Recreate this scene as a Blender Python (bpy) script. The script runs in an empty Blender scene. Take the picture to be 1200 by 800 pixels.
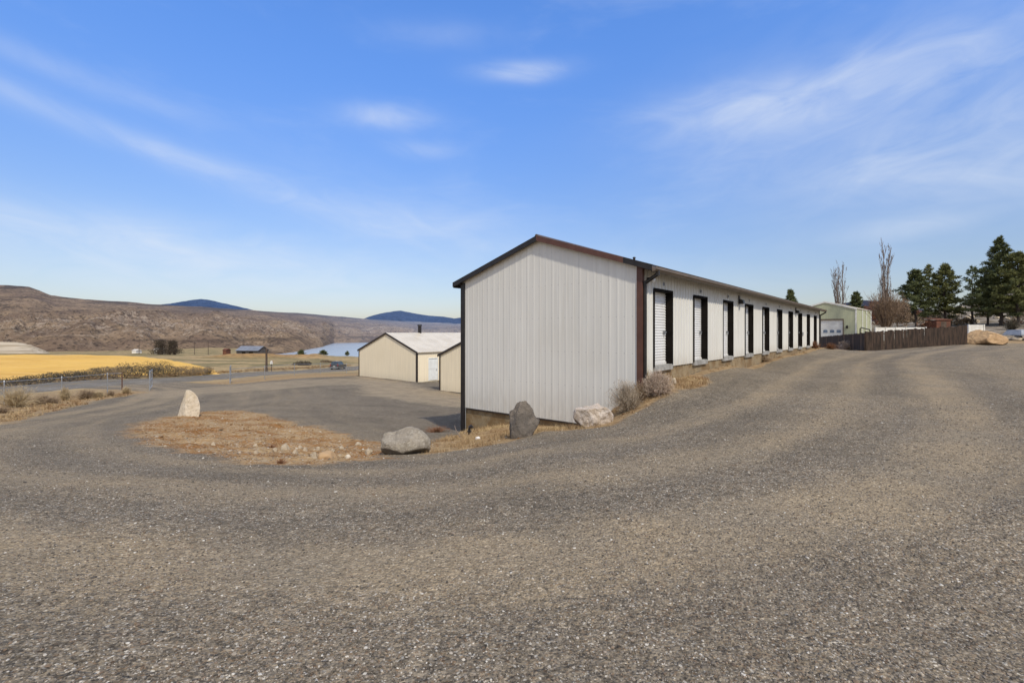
import bpy, math, random
import numpy as np
from mathutils import Vector, Matrix, noise as mnoise

random.seed(7)
rng = np.random.default_rng(11)
scene = bpy.context.scene
COL = scene.collection
F, CX, HY, EYE = 565.0, 600.0, 389.0, 1.5
UP = Vector((0, 0, 1))

# ------------------------------------------------------------------ helpers
class MB:
    """collects geometry and links it as one mesh object"""
    def __init__(s):
        s.v = []; s.f = []; s.mi = []
    def add(s, verts, faces, mi=0):
        o = len(s.v)
        s.v += [tuple(p) for p in verts]
        s.f += [tuple(i + o for i in f) for f in faces]
        s.mi += [mi] * len(faces)
    def box(s, x0, x1, y0, y1, z0, z1, mi=0):
        s.add([(x0,y0,z0),(x1,y0,z0),(x1,y1,z0),(x0,y1,z0),(x0,y0,z1),(x1,y0,z1),(x1,y1,z1),(x0,y1,z1)],
              [(0,3,2,1),(4,5,6,7),(0,1,5,4),(1,2,6,5),(2,3,7,6),(3,0,4,7)], mi)
    def hexa(s, p, mi=0):
        s.add(p, [(0,3,2,1),(4,5,6,7),(0,1,5,4),(1,2,6,5),(2,3,7,6),(3,0,4,7)], mi)
    def tube(s, pts, rads, n=6, cap=True, mi=0):
        pts = [Vector(p) for p in pts]
        rings = []
        ref = Vector((0.31, 0.17, 0.93))
        for i, p in enumerate(pts):
            d = (pts[min(i+1, len(pts)-1)] - pts[max(i-1, 0)])
            d = d.normalized() if d.length > 1e-9 else UP
            r = ref if abs(d.dot(ref)) < 0.95 else Vector((1, 0, 0))
            a = d.cross(r).normalized(); b = d.cross(a)
            rr = rads[i] if hasattr(rads, '__len__') else rads
            rings.append([p + (a*math.cos(2*math.pi*k/n) + b*math.sin(2*math.pi*k/n))*rr for k in range(n)])
        o = len(s.v)
        for r in rings: s.v += [tuple(q) for q in r]
        for i in range(len(rings)-1):
            for k in range(n):
                s.f.append((o+i*n+k, o+i*n+(k+1)%n, o+(i+1)*n+(k+1)%n, o+(i+1)*n+k)); s.mi.append(mi)
        if cap:
            s.f.append(tuple(o+k for k in range(n))[::-1]); s.mi.append(mi)
            e = o+(len(rings)-1)*n
            s.f.append(tuple(e+k for k in range(n))); s.mi.append(mi)
    def disc(s, c, axis, r0, r1, h, n=20, mi=0):
        """short cylinder of radius r0 -> r1 along axis"""
        axis = Vector(axis).normalized()
        s.tube([Vector(c), Vector(c)+axis*h], [r0, r1], n, True, mi)
    def build(s, name, mats, parent=None, smooth=False):
        me = bpy.data.meshes.new(name)
        me.from_pydata(s.v, [], s.f)
        if not isinstance(mats, (list, tuple)): mats = [mats]
        for m in mats: me.materials.append(m)
        if len(mats) > 1: me.polygons.foreach_set('material_index', s.mi)
        if smooth: me.polygons.foreach_set('use_smooth', [True]*len(s.f))
        me.update()
        o = bpy.data.objects.new(name, me); COL.objects.link(o)
        if parent: o.parent = parent
        return o

def np_mesh(name, V, Fq, mat, smooth=True):
    me = bpy.data.meshes.new(name)
    V = np.asarray(V, dtype=np.float32); Fq = np.asarray(Fq, dtype=np.int32)
    n = Fq.shape[1]
    me.vertices.add(len(V)); me.vertices.foreach_set('co', V.ravel())
    me.loops.add(Fq.size); me.loops.foreach_set('vertex_index', Fq.ravel())
    me.polygons.add(len(Fq))
    me.polygons.foreach_set('loop_start', np.arange(0, Fq.size, n, dtype=np.int32))
    me.polygons.foreach_set('loop_total', np.full(len(Fq), n, dtype=np.int32))
    me.polygons.foreach_set('use_smooth', np.full(len(Fq), smooth))
    me.materials.append(mat); me.update(calc_edges=True); me.validate()
    o = bpy.data.objects.new(name, me); COL.objects.link(o)
    return o

def attr(o, name, data):
    a = o.data.attributes.new(name, 'FLOAT', 'POINT'); a.data.foreach_set('value', np.asarray(data, dtype=np.float32))

def grid_faces(nr, nc, wrap=False):
    i = np.arange(nr-1)[:, None]; j = np.arange(nc if wrap else nc-1)[None, :]
    j2 = (j+1) % nc
    return np.stack([i*nc+j+0*i, i*nc+j2+0*i, (i+1)*nc+j2, (i+1)*nc+j], -1).reshape(-1, 4)

def thing(name, label, cat, loc=(0,0,0), rz=0.0, group=None):
    o = bpy.data.objects.new(name, None); COL.objects.link(o)
    o.location = loc; o.rotation_euler = (0, 0, rz); o.empty_display_size = 0.2
    o['label'] = label; o['category'] = cat
    if group: o['group'] = group
    return o
def tag(o, label, cat, group=None):
    o['label'] = label; o['category'] = cat
    if group: o['group'] = group
    return o
def structure(o):
    o['kind'] = 'structure'; return o
def copy_tree(o, parent=None):
    c = o.copy(); COL.objects.link(c)
    if parent: c.parent = parent
    for ch in list(o.children): copy_tree(ch, c)
    return c

# value noise (numpy)
def _h(ix, iy, seed):
    n = (ix.astype(np.int64)*374761393 + iy.astype(np.int64)*668265263 + seed*1442695041) & 0x7fffffff
    n = ((n ^ (n >> 13)) * 1274126177) & 0x7fffffff
    return ((n ^ (n >> 16)) & 0xffff) / 65535.0
def vnoise(x, y, seed=0):
    x = np.asarray(x, float); y = np.asarray(y, float)
    ix = np.floor(x); iy = np.floor(y); fx = x-ix; fy = y-iy
    fx = fx*fx*fx*(fx*(fx*6-15)+10); fy = fy*fy*fy*(fy*(fy*6-15)+10)
    a = _h(ix, iy, seed); b = _h(ix+1, iy, seed); c = _h(ix, iy+1, seed); d = _h(ix+1, iy+1, seed)
    return (a*(1-fx)+b*fx)*(1-fy) + (c*(1-fx)+d*fx)*fy
def fbm(x, y, oct=4, seed=0, ridged=False):
    s = 0; a = 1; t = 0
    for k in range(oct):
        n = vnoise(x*2**k + 17.3*k, y*2**k - 9.1*k, seed+k)
        if ridged: n = 1-abs(2*n-1)
        s = s + a*n; t += a; a *= 0.5
    return s/t

# ------------------------------------------------------------------ terrain height
def P(px, py, Y): return ((px-CX)/F*Y, Y, EYE+(HY-py)/F*Y)
ctrl = [
 (0,0,0),(0,-12,.15),(12,-6,.25),(-12,-6,.05),(0,2,0),(3,4,0),(-3,4,0),(8,6,.05),(-6,4.5,-.04),(0,-60,1),(60,-40,3),(-60,-40,-2),
 (0.3,6.3,-.12),(4,9,-.05),(2.6,8.6,-.18),
 P(540,560,5.5),P(540,540,7),P(540,527,8.6),P(440,541,7.4),P(600,516,9.5),P(640,505,10.4),P(690,499,11.3),
 P(740,478,11.2),P(770,462,11.4),P(800,452,12.6),P(330,545,7.2),P(250,536,7.6),P(180,520,9.6),
 (3.26,12.2,-.02),P(690,497,13.2),P(600,497,14.9),P(541,506,16.3),P(541,515,12.0),
 P(770,441,12.7),P(850,428,18.3),P(905,418,25),P(957,407,35.5),
 P(820,455,12.4),P(880,432,19.5),P(1000,450,14),P(1000,422,27),P(1012,411,41),P(1070,407.5,41),P(1133,403.6,41),
 P(1200,600,4.05),P(1200,500,7.7),P(1200,430,18),P(1200,403,42),P(1300,420,20),P(1400,395,50),P(1100,420,22),
 P(961,409,60),P(980,402,66),
 P(1074,383,72),P(1139,381,70),P(1190,383,62),P(1200,345,165),P(1060,370,130),P(1130,360,150),P(1350,330,170),
 P(1020,383,110),P(1030,380,300),P(1200,330,350),P(900,385,300),
 # left side and lower yard
 P(450,500,16.8),P(330,512,12.2),P(380,522,10.8),P(250,482,19.5),P(217,486,17.8),P(150,502,12.6),P(300,470,27),P(430,465,30),P(500,455,41),
 P(488,447.5,48.4),P(515,457,40),P(419,440.5,54.7),P(537,478,26),P(560,470,33),
 P(0,545,6.8),P(0,510,11.2),P(0,497,14.8),P(0,482,24.5),P(5,475,30),P(60,476,28),P(100,470,31.5),P(126,461,36.7),P(175,457,40.4),P(220,453,45),
 P(268,449,49.9),P(310,444,55.6),P(345,440,61.6),P(375,438,68),P(406,437.5,76),
 P(0,457,45),P(240,443,68),P(362,434.5,98),P(418,430,120),P(-300,480,25),P(-300,470,40),(-58,-20,-3.2),(-30,5,-1.9),(-35,-20,-1.6),
 P(0,445,60),P(0,416,205),P(100,416,205),P(200,420.5,160),P(235,434,88),P(150,436,76),P(-300,416,205),P(-300,445,60),
 P(330,425,130),P(300,419,230),P(400,419,250),P(400,417.6,340),P(470,419,230),P(470,433,110),P(540,420,200),
 P(300,415,500),P(100,414,500),P(0,414,500),P(-300,414,500),P(300,412.5,900),P(150,412.5,900),P(0,412,900),P(-300,412,900),
]
for px_, z8, z15 in ((345,-52,-64),(400,-54,-66),(470,-54,-66),(540,-54,-66),(600,-54,-66)):
    ctrl += [((px_-CX)/F*820, 820, z8), ((px_-CX)/F*1500, 1500, z15), ((px_-CX)/F*5000, 5000, -75)]
for px_ in (-600, -100, 150, 300): ctrl += [((px_-CX)/F*1600, 1600, -44), ((px_-CX)/F*5000, 5000, -60)]
for X_, Y_, z_ in ((600,600,25),(900,200,30),(0,-800,20),(600,-600,25),(-700,-500,-25),(400,1200,14),(1500,2500,30),(-4000,-1000,-40),(4000,0,50),(0,-4000,40)):
    ctrl.append((X_, Y_, z_))
ctrl = np.array(ctrl, float)
def warp(x, y):
    r = np.hypot(x, y)+1e-9; k = np.arcsinh(r/5.0)/r
    return np.stack([x*k, y*k], -1)
_cw = warp(ctrl[:,0], ctrl[:,1])
def _U(d2): return np.where(d2 < 1e-12, 0, 0.5*d2*np.log(np.maximum(d2, 1e-12)))
_n = len(ctrl)
_K = _U(((_cw[:,None]-_cw[None])**2).sum(-1)) + np.eye(_n)*2e-4
_Pm = np.c_[np.ones(_n), _cw]
_A = np.block([[_K, _Pm],[_Pm.T, np.zeros((3,3))]])
# heights are fitted as asinh so that near undulation and far relief are balanced
_w = np.linalg.solve(_A, np.r_[np.arcsinh(ctrl[:,2]/4.0), 0, 0, 0])
ROAD = np.array([(-75,-180),(-62,-70),(-53.5,0),(-47.8,45),(-45,68),(-41.3,98),(-38.7,120),(-34,160),(-26,215),(-12,290),(15,380)], float)
def smooth_path(p, n=400):
    p = np.asarray(p, float); m = len(p)
    q = np.vstack([2*p[0]-p[1], p, 2*p[-1]-p[-2]])
    out = []
    for i in range(m-1):
        t = np.linspace(0, 1, max(4, n//(m-1)), endpoint=(i == m-2))[:, None]
        a, b, c, d = q[i], q[i+1], q[i+2], q[i+3]
        out.append(.5*((2*b)+(-a+c)*t+(2*a-5*b+4*c-d)*t**2+(-a+3*b-3*c+d)*t**3))
    return np.vstack(out)
def path_coords(path, x, y):
    """signed lateral offset and arc length of points relative to a path"""
    seg = np.diff(path, axis=0); L = np.hypot(seg[:,0], seg[:,1]); S = np.r_[0, np.cumsum(L)]
    t_out = np.empty(len(x)); s_out = np.empty(len(x))
    for c0 in range(0, len(x), 20000):
        X = x[c0:c0+20000]; Y = y[c0:c0+20000]
        d2 = (X[:,None]-path[None,:,0])**2 + (Y[:,None]-path[None,:,1])**2
        i = np.clip(d2.argmin(1), 1, len(path)-2)
        tx = path[i+1]-path[i-1]; tx = tx/np.linalg.norm(tx, axis=1, keepdims=True)
        dx = X-path[i,0]; dy = Y-path[i,1]
        t_out[c0:c0+20000] = -dx*tx[:,1] + dy*tx[:,0]
        s_out[c0:c0+20000] = S[i] + dx*tx[:,0]+dy*tx[:,1]
    return t_out, s_out
ROADP = smooth_path(ROAD, 500)
def h_base(x, y):
    x = np.atleast_1d(np.asarray(x, float)); y = np.atleast_1d(np.asarray(y, float))
    out = np.empty(x.shape)
    for c0 in range(0, len(x), 20000):
        p = warp(x[c0:c0+20000], y[c0:c0+20000])
        d2 = ((p[:,None]-_cw[None])**2).sum(-1)
        out[c0:c0+20000] = _U(d2) @ _w[:_n] + _w[_n] + p @ _w[_n+1:]
    return 4.0*np.sinh(np.clip(out, -6, 4))
def sd_poly(poly, x, y):
    poly = np.asarray(poly, float); d = np.full(x.shape, 1e9); ins = np.zeros(x.shape, bool)
    n = len(poly)
    for i in range(n):
        a = poly[i]; b = poly[(i+1) % n]; e = b-a
        t = np.clip(((x-a[0])*e[0]+(y-a[1])*e[1])/(e@e), 0, 1)
        d = np.minimum(d, np.hypot(x-a[0]-t*e[0], y-a[1]-t*e[1]))
        c = ((a[1] > y) != (b[1] > y))
        with np.errstate(divide='ignore', invalid='ignore'):
            xi = a[0] + (y-a[1])*e[0]/(e[1] if e[1] else 1e-9)
        ins ^= c & (x < xi)
    return np.where(ins, d, -d)
ISL = []
MOUNDS = [(-98,192,9,9,2.3),(-88,205,8,8,1.8),(-108,185,8,7,1.4),(-130,318,7,8,3.0)]
def h(x, y):
    x = np.atleast_1d(np.asarray(x, float)); y = np.atleast_1d(np.asarray(y, float))
    r = np.hypot(x, y)
    z = h_base(x, y)
    ni = (r > 4) & (r < 24) & (x < 2.5)
    if ni.any() and ISL:
        k = np.clip((sd_poly(ISL[0], x[ni], y[ni])+.1)/.7, 0, 1)
        z[ni] += k*((fbm(x[ni]*1.6, y[ni]*1.6, 4, 61)-.5)*.22 + (fbm(x[ni]*6, y[ni]*6, 2, 63)-.5)*.05)
    z = z + (fbm(x*.55, y*.55, 3, 5)-.5)*0.10*np.clip(r/6, .15, 1) + (fbm(x*2.3, y*2.3, 2, 9)-.5)*0.03
    for mx, my, sx, sy, mh in MOUNDS: z = z + mh*np.exp(-((x-mx)/sx)**2-((y-my)/sy)**2)
    z = z + (fbm(x*.06, y*.06, 3, 21)-.5)*1.4*np.clip((r-90)/200, 0, 1)
    return z
def h1(x, y): return float(h(x, y)[0])
def hit(px, py, lo=1.6, hi=900):
    """first ground point seen in a direction of the survey view"""
    Y = np.geomspace(lo, hi, 3000); X = (px-CX)/F*Y
    d = EYE+(HY-py)/F*Y - h(X, Y)
    k = np.argmax(d < 0)
    if d[k] >= 0: k = len(Y)-1
    return float(X[k]), float(Y[k]), h1(X[k], Y[k])

# ------------------------------------------------------------------ node helpers
class NT:
    def __init__(s, tree): s.t = tree
    def n(s, typ, **kw):
        nd = s.t.nodes.new(typ)
        for k, v in kw.items(): setattr(nd, k, v)
        return nd
    def l(s, a, b): s.t.links.new(a, b)
    def put(s, sock, v):
        if isinstance(v, (int, float)): sock.default_value = v
        elif isinstance(v, (tuple, list)):
            sock.default_value = (*v, 1) if len(v) == 3 and len(sock.default_value) == 4 else v
        else: s.l(v, sock)
    def math(s, op, a, b=0.0, c=None, clamp=False):
        nd = s.n('ShaderNodeMath', operation=op, use_clamp=clamp)
        s.put(nd.inputs[0], a); s.put(nd.inputs[1], b)
        if c is not None: s.put(nd.inputs[2], c)
        return nd.outputs[0]
    def mix(s, f, a, b, blend='MIX'):
        nd = s.n('ShaderNodeMix', data_type='RGBA', blend_type=blend)
        s.put(nd.inputs[0], f); s.put(nd.inputs[6], a); s.put(nd.inputs[7], b)
        return nd.outputs[2]
    def noise(s, scale, detail=3, vec=None, rough=.55, dist=0.0, color=False):
        nd = s.n('ShaderNodeTexNoise'); nd.inputs['Scale'].default_value = scale
        nd.inputs['Detail'].default_value = detail; nd.inputs['Roughness'].default_value = rough
        nd.inputs['Distortion'].default_value = dist
        if vec is not None: s.l(vec, nd.inputs['Vector'])
        return nd.outputs['Color' if color else 'Fac']
    def voro(s, scale, vec=None, feature='F1', out='Color', rand=1.0):
        nd = s.n('ShaderNodeTexVoronoi', feature=feature); nd.inputs['Scale'].default_value = scale
        nd.inputs['Randomness'].default_value = rand
        if vec is not None: s.l(vec, nd.inputs['Vector'])
        return nd.outputs[out]
    def ss(s, x, a, b):
        nd = s.n('ShaderNodeMapRange', interpolation_type='SMOOTHSTEP')
        s.put(nd.inputs[0], x); nd.inputs[1].default_value = a; nd.inputs[2].default_value = b
        return nd.outputs[0]
    def lin(s, x, a, b, c=0.0, d=1.0):
        nd = s.n('ShaderNodeMapRange'); s.put(nd.inputs[0], x)
        for i, v in enumerate((a, b, c, d)): nd.inputs[i+1].default_value = v
        return nd.outputs[0]
    def attr(s, name, out='Fac'):
        return s.n('ShaderNodeAttribute', attribute_name=name).outputs[out]
    def sep(s, v):
        nd = s.n('ShaderNodeSeparateXYZ'); s.l(v, nd.inputs[0]); return nd.outputs
    def comb(s, x, y, z=0.0):
        nd = s.n('ShaderNodeCombineXYZ'); s.put(nd.inputs[0], x); s.put(nd.inputs[1], y); s.put(nd.inputs[2], z); return nd.outputs[0]
    def map(s, v, scale=(1,1,1), rot=(0,0,0), loc=(0,0,0)):
        nd = s.n('ShaderNodeMapping'); s.l(v, nd.inputs[0])
        nd.inputs['Scale'].default_value = scale; nd.inputs['Rotation'].default_value = rot; nd.inputs['Location'].default_value = loc
        return nd.outputs[0]
    def bump(s, hgt, strength=.5, dist=.02, normal=None):
        nd = s.n('ShaderNodeBump'); s.put(nd.inputs['Height'], hgt)
        nd.inputs['Strength'].default_value = strength; nd.inputs['Distance'].default_value = dist
        if normal is not None: s.l(normal, nd.inputs['Normal'])
        return nd.outputs[0]

def new_mat(name):
    m = bpy.data.materials.new(name); m.use_nodes = True
    t = NT(m.node_tree); b = m.node_tree.nodes['Principled BSDF']
    return m, t, b
def pos(t): return t.n('ShaderNodeNewGeometry').outputs['Position']
def objc(t): return t.n('ShaderNodeTexCoord').outputs['Object']
def pm(name, c1, c2=None, scale=4, rough=.6, bump=0.0, bscale=30, bdist=.01, metal=0.0, detail=4, contrast=(.35,.65), spec=.4, stretch=(1,1,1)):
    m, t, b = new_mat(name)
    o = t.map(objc(t), stretch)
    if c2 is None: c2 = tuple(x*.8 for x in c1)
    f = t.ss(t.noise(scale, detail, o), *contrast)
    t.l(t.mix(f, c1, c2), b.inputs['Base Color'])
    b.inputs['Roughness'].default_value = rough; b.inputs['Metallic'].default_value = metal
    b.inputs['Specular IOR Level'].default_value = spec
    if bump: t.l(t.bump(t.noise(bscale, 4, o), bump, bdist), b.inputs['Normal'])
    return m

# painted sheet metal: faint streaks, dirt toward the bottom
def sheet_mat(name, c, dirt=(.30,.24,.16), zlo=0.0, zhi=1.2, amount=.25, rough=.45, seam=None):
    m, t, b = new_mat(name)
    o = objc(t); z = t.sep(o)[2]
    streak = t.noise(1.0, 4, t.map(o, (9,9,.35)))
    blot = t.noise(.55, 4, o)
    c1 = t.mix(t.ss(streak, .3, .75), c, tuple(x*.90 for x in c))
    c1 = t.mix(t.math('MULTIPLY', t.ss(blot, .45, .8), .35), c1, tuple(x*y for x, y in zip(c, (.86,.84,.80))))
    if seam is not None:
        ax = t.sep(o)[seam]
        fr = t.math('ABSOLUTE', t.math('SUBTRACT', t.math('FRACT', t.math('MULTIPLY', ax, 1/.9144)), .5))
        c1 = t.mix(t.math('MULTIPLY', t.ss(fr, .489, .494), .30), c1, tuple(x*.45 for x in c))
        pan = t.n('ShaderNodeTexWhiteNoise', noise_dimensions='1D'); t.l(t.math('FLOOR', t.math('ADD', t.math('MULTIPLY', ax, 1/.9144), .5)), pan.inputs['W'])
        c1 = t.mix(t.math('MULTIPLY', pan.outputs['Value'], .10), c1, tuple(x*.70 for x in c))
        sx = t.math('ABSOLUTE', t.math('SUBTRACT', t.math('FRACT', t.math('MULTIPLY', ax, 1/.2286)), .5))
        sz = t.math('ABSOLUTE', t.math('SUBTRACT', t.math('FRACT', t.math('MULTIPLY', z, 1/.95)), .5))
        scr = t.math('MULTIPLY', t.math('GREATER_THAN', sx, .445), t.math('GREATER_THAN', sz, .488))
        c1 = t.mix(t.math('MULTIPLY', scr, .40), c1, (.22,.20,.18))
        drip = t.math('MULTIPLY', t.ss(t.noise(1.0, 5, t.map(o, (5,5,.22)), .7), .52, .72), .22)
        c1 = t.mix(drip, c1, tuple(x*y for x, y in zip(c, (.72,.68,.60))))
    low = t.math('MULTIPLY', t.ss(z, zhi, zlo), t.lin(t.noise(3, 5, t.map(o, (3,3,.7))), .3, .75, .2, 1))
    c1 = t.mix(t.math('MULTIPLY', low, amount), c1, dirt)
    t.l(c1, b.inputs['Base Color']); b.inputs['Roughness'].default_value = rough
    b.inputs['Specular IOR Level'].default_value = .35
    t.l(t.bump(t.noise(1.6, 2, t.map(o, (1,1,.5))), .12, .03), b.inputs['Normal'])
    return m

M = {}
M['wall'] = sheet_mat('white_painted_steel', (.72,.70,.635), zlo=-1.1, zhi=.2, amount=.42, seam=1)
M['side'] = sheet_mat('white_painted_steel_side', (.68,.66,.60), zlo=.45, zhi=1.0, amount=.45, seam=0)
M['cream'] = sheet_mat('cream_painted_steel', (.87,.745,.53), zlo=-.2, zhi=.9, amount=.3)
M['green'] = sheet_mat('sage_painted_steel', (.46,.475,.315), zlo=-.2, zhi=.8, amount=.3)
M['rollup'] = sheet_mat('roll_up_door_paint', (.74,.73,.70), zlo=.6, zhi=1.1, amount=.35, rough=.4)
M['brown'] = pm('dark_brown_trim', (.028,.020,.016), (.045,.032,.026), 3, .45, .05)
M['jamb'] = pm('brown_black_jamb', (.008,.0065,.005), (.013,.010,.008), 3, .85, spec=.1)
M['black'] = pm('black_trim', (.014,.012,.012), (.022,.019,.018), 5, .4)
M['red'] = pm('red_brown_trim', (.115,.050,.034), (.085,.036,.026), 2.5, .5)
M['gutter'] = pm('taupe_gutter', (.17,.125,.085), (.12,.09,.065), 2, .45)
M['roof'] = pm('brown_metal_roof', (.085,.065,.055), (.12,.095,.08), 1.5, .4)
M['whiteroof'] = pm('white_metal_roof', (.62,.555,.445), (.55,.485,.38), .8, .4)
M['whitetrim'] = pm('white_trim', (.75,.75,.70), (.68,.67,.62), 3, .5)
M['tile_white'] = pm('white_paint', (.74,.72,.66), (.60,.57,.50), 2, .6)
M['steel'] = pm('galvanised_steel', (.42,.43,.44), (.30,.31,.32), 8, .4, metal=.6)
M['rustpost'] = pm('rusty_post', (.09,.05,.035), (.14,.075,.05), 6, .8, .3)
M['asphaltline'] = pm('road_paint', (.62,.62,.58), (.42,.42,.40), 3, .7)
M['sill'] = pm('grey_concrete_sill', (.36,.345,.31), (.25,.235,.205), 5, .8, .25, 40)
M['glass'] = pm('dark_glass', (.02,.03,.04), (.03,.045,.055), 2, .08, spec=.6)
M['doorwin'] = pm('door_glass', (.12,.17,.24), (.18,.24,.32), 2, .12, spec=.6)
M['darkpaint'] = pm('charcoal_car_paint', (.035,.036,.038), (.045,.046,.05), 2, .3, spec=.6)
M['rubber'] = pm('rubber', (.015,.015,.015), (.025,.025,.025), 8, .85)
M['lamp_red'] = pm('tail_lamp', (.35,.02,.015), (.25,.015,.01), 5, .25)
M['lamp_white'] = pm('lamp_lens', (.80,.79,.75), (.70,.69,.66), 5, .25)
M['wood'] = pm('weathered_dark_wood', (.026,.017,.011), (.066,.041,.027), 1.6, .9, .4, 14, .01, stretch=(4,4,.7))
M['woodlight'] = pm('new_wood_board', (.22,.13,.07), (.15,.09,.05), 2, .85, .3, 20, .01, stretch=(4,4,.7))
M['polewood'] = pm('pole_wood', (.06,.04,.028), (.10,.07,.05), 3, .9, .3, 20)
M['barnwall'] = pm('dark_barn_boards', (.055,.05,.05), (.085,.075,.07), .8, .9)
M['barnroof'] = pm('grey_barn_roof', (.20,.21,.235), (.15,.155,.17), .4, .5)
M['rustshed'] = pm('rusty_sheet', (.16,.060,.032), (.10,.042,.025), 1.2, .85, .3, 8)

def concrete(name, c, stain):
    m, t, b = new_mat(name); o = objc(t)
    n1 = t.noise(2.3, 6, o, .7); n2 = t.noise(1.0, 6, t.map(o, (1.7,1.7,1.9)), .7)
    c1 = t.mix(t.ss(n1, .35, .7), c, tuple(x*.75 for x in c))
    c1 = t.mix(t.math('MULTIPLY', t.ss(n2, .40, .62), .85), c1, stain)
    c1 = t.mix(t.math('MULTIPLY', t.ss(t.noise(14, 4, o), .55, .75), .4), c1, (.07,.06,.05))
    t.l(c1, b.inputs['Base Color']); b.inputs['Roughness'].default_value = .9
    t.l(t.bump(t.noise(22, 5, o), .5, .012), b.inputs['Normal'])
    return m
M['found'] = concrete('stained_concrete', (.30,.225,.125), (.17,.098,.034))
M['found_grey'] = concrete('weathered_concrete', (.34,.30,.23), (.24,.185,.115))

def rock_mat(name, c1, c2, c3, scale=3):
    m, t, b = new_mat(name); o = objc(t)
    n = t.noise(scale, 8, o, .65, .3); n2 = t.noise(scale*4, 6, o, .7)
    c = t.mix(t.ss(n, .38, .62), c1, c2); c = t.mix(t.math('MULTIPLY', t.ss(n2, .50, .64), .85), c, c3)
    c = t.mix(t.math('MULTIPLY', t.ss(t.noise(scale*1.7, 7, o, .72), .54, .66), .55), c, tuple(x*.45 for x in c2))
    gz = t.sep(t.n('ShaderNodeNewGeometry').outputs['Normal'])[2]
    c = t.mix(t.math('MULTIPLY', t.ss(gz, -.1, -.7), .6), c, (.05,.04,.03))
    t.l(c, b.inputs['Base Color']); b.inputs['Roughness'].default_value = .92
    hh = t.math('ADD', t.noise(scale*3, 9, o, .7), t.math('MULTIPLY', t.voro(scale*3.5, o, 'DISTANCE_TO_EDGE', 'Distance'), .12))
    t.l(t.bump(hh, 1.0, .05), b.inputs['Normal'])
    return m
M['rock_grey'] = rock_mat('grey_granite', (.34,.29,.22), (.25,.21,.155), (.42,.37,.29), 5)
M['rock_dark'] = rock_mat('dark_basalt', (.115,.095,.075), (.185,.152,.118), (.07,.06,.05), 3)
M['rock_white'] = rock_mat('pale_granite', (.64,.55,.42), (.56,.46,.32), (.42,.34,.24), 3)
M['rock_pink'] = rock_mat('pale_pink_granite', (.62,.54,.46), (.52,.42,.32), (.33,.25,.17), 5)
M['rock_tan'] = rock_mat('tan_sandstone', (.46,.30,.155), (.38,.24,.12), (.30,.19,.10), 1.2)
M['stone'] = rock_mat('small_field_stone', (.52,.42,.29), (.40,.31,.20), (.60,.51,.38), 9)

def leaf_mat(name, c1, c2, rough=.7, scale=1.2, trans=0.0):
    m, t, b = new_mat(name); o = objc(t)
    f = t.math('ADD', t.math('MULTIPLY', t.noise(scale, 3, o), .6), t.math('MULTIPLY', t.noise(scale*9, 2, o), .4))
    t.l(t.mix(t.ss(f, .35, .65), c1, c2), b.inputs['Base Color'])
    b.inputs['Roughness'].default_value = rough; b.inputs['Specular IOR Level'].default_value = .2
    return m
M['needle'] = leaf_mat('pine_needles', (.078,.100,.040), (.180,.195,.074))
M['needle_y'] = leaf_mat('pine_needles_olive', (.100,.110,.040), (.220,.218,.078))
M['needle_d'] = leaf_mat('dark_fir_needles', (.070,.084,.036), (.155,.168,.064))
M['bark'] = pm('pine_bark', (.055,.040,.032), (.10,.075,.06), 6, .95, .6, 20)
M['greybark'] = pm('poplar_bark', (.26,.215,.18), (.17,.135,.11), 4, .9, .4, 20)
M['twig'] = pm('bare_twigs', (.185,.14,.115), (.26,.205,.165), 5, .9)
M['shoot'] = pm('tan_shoots', (.28,.19,.115), (.17,.115,.075), 3, .9)
M['tumble'] = leaf_mat('dry_tumbleweed', (.35,.26,.165), (.24,.165,.10), .9, 3)
M['tumble_grey'] = leaf_mat('grey_brush', (.44,.36,.265), (.28,.22,.155), .9, 4)
M['tumble_pink'] = leaf_mat('pinkish_brush', (.54,.43,.33), (.38,.28,.205), .9, 4)
M['weed_red'] = leaf_mat('russet_weeds', (.25,.115,.055), (.15,.075,.04), .9, 5)
M['straw'] = leaf_mat('pale_straw', (.47,.37,.22), (.36,.26,.14), .9, 3)
M['sage'] = leaf_mat('sagebrush', (.125,.105,.070), (.062,.052,.038), .9, 1.5)
M['sage_tan'] = leaf_mat('sagebrush_tan', (.27,.20,.125), (.13,.10,.065), .9, 1.5)
M['orange_leaf'] = leaf_mat('orange_brush', (.25,.095,.045), (.16,.065,.035), .9, 1.0)
M['poplar_dark'] = leaf_mat('dark_windbreak', (.045,.034,.024), (.075,.058,.040), .9, .6)
M['litter'] = pm('white_litter', (.80,.78,.74), (.65,.62,.58), 9, .7)

# ------------------------------------------------------------------ the ground
TRACK = smooth_path([(52,60),(38,42),(27,33),(17.5,23.5),(10.5,14.2),(6.0,8.6),(2.2,5.6),(-2.0,4.6),(-6.3,5.6),(-10.3,8.8),(-14.2,13.8),(-17.6,20.5),(-21.5,29),(-27,38),(-34,45.5),(-44,50)], 600)
def hp(*pts): return [hit(*p)[:2] for p in pts]
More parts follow.
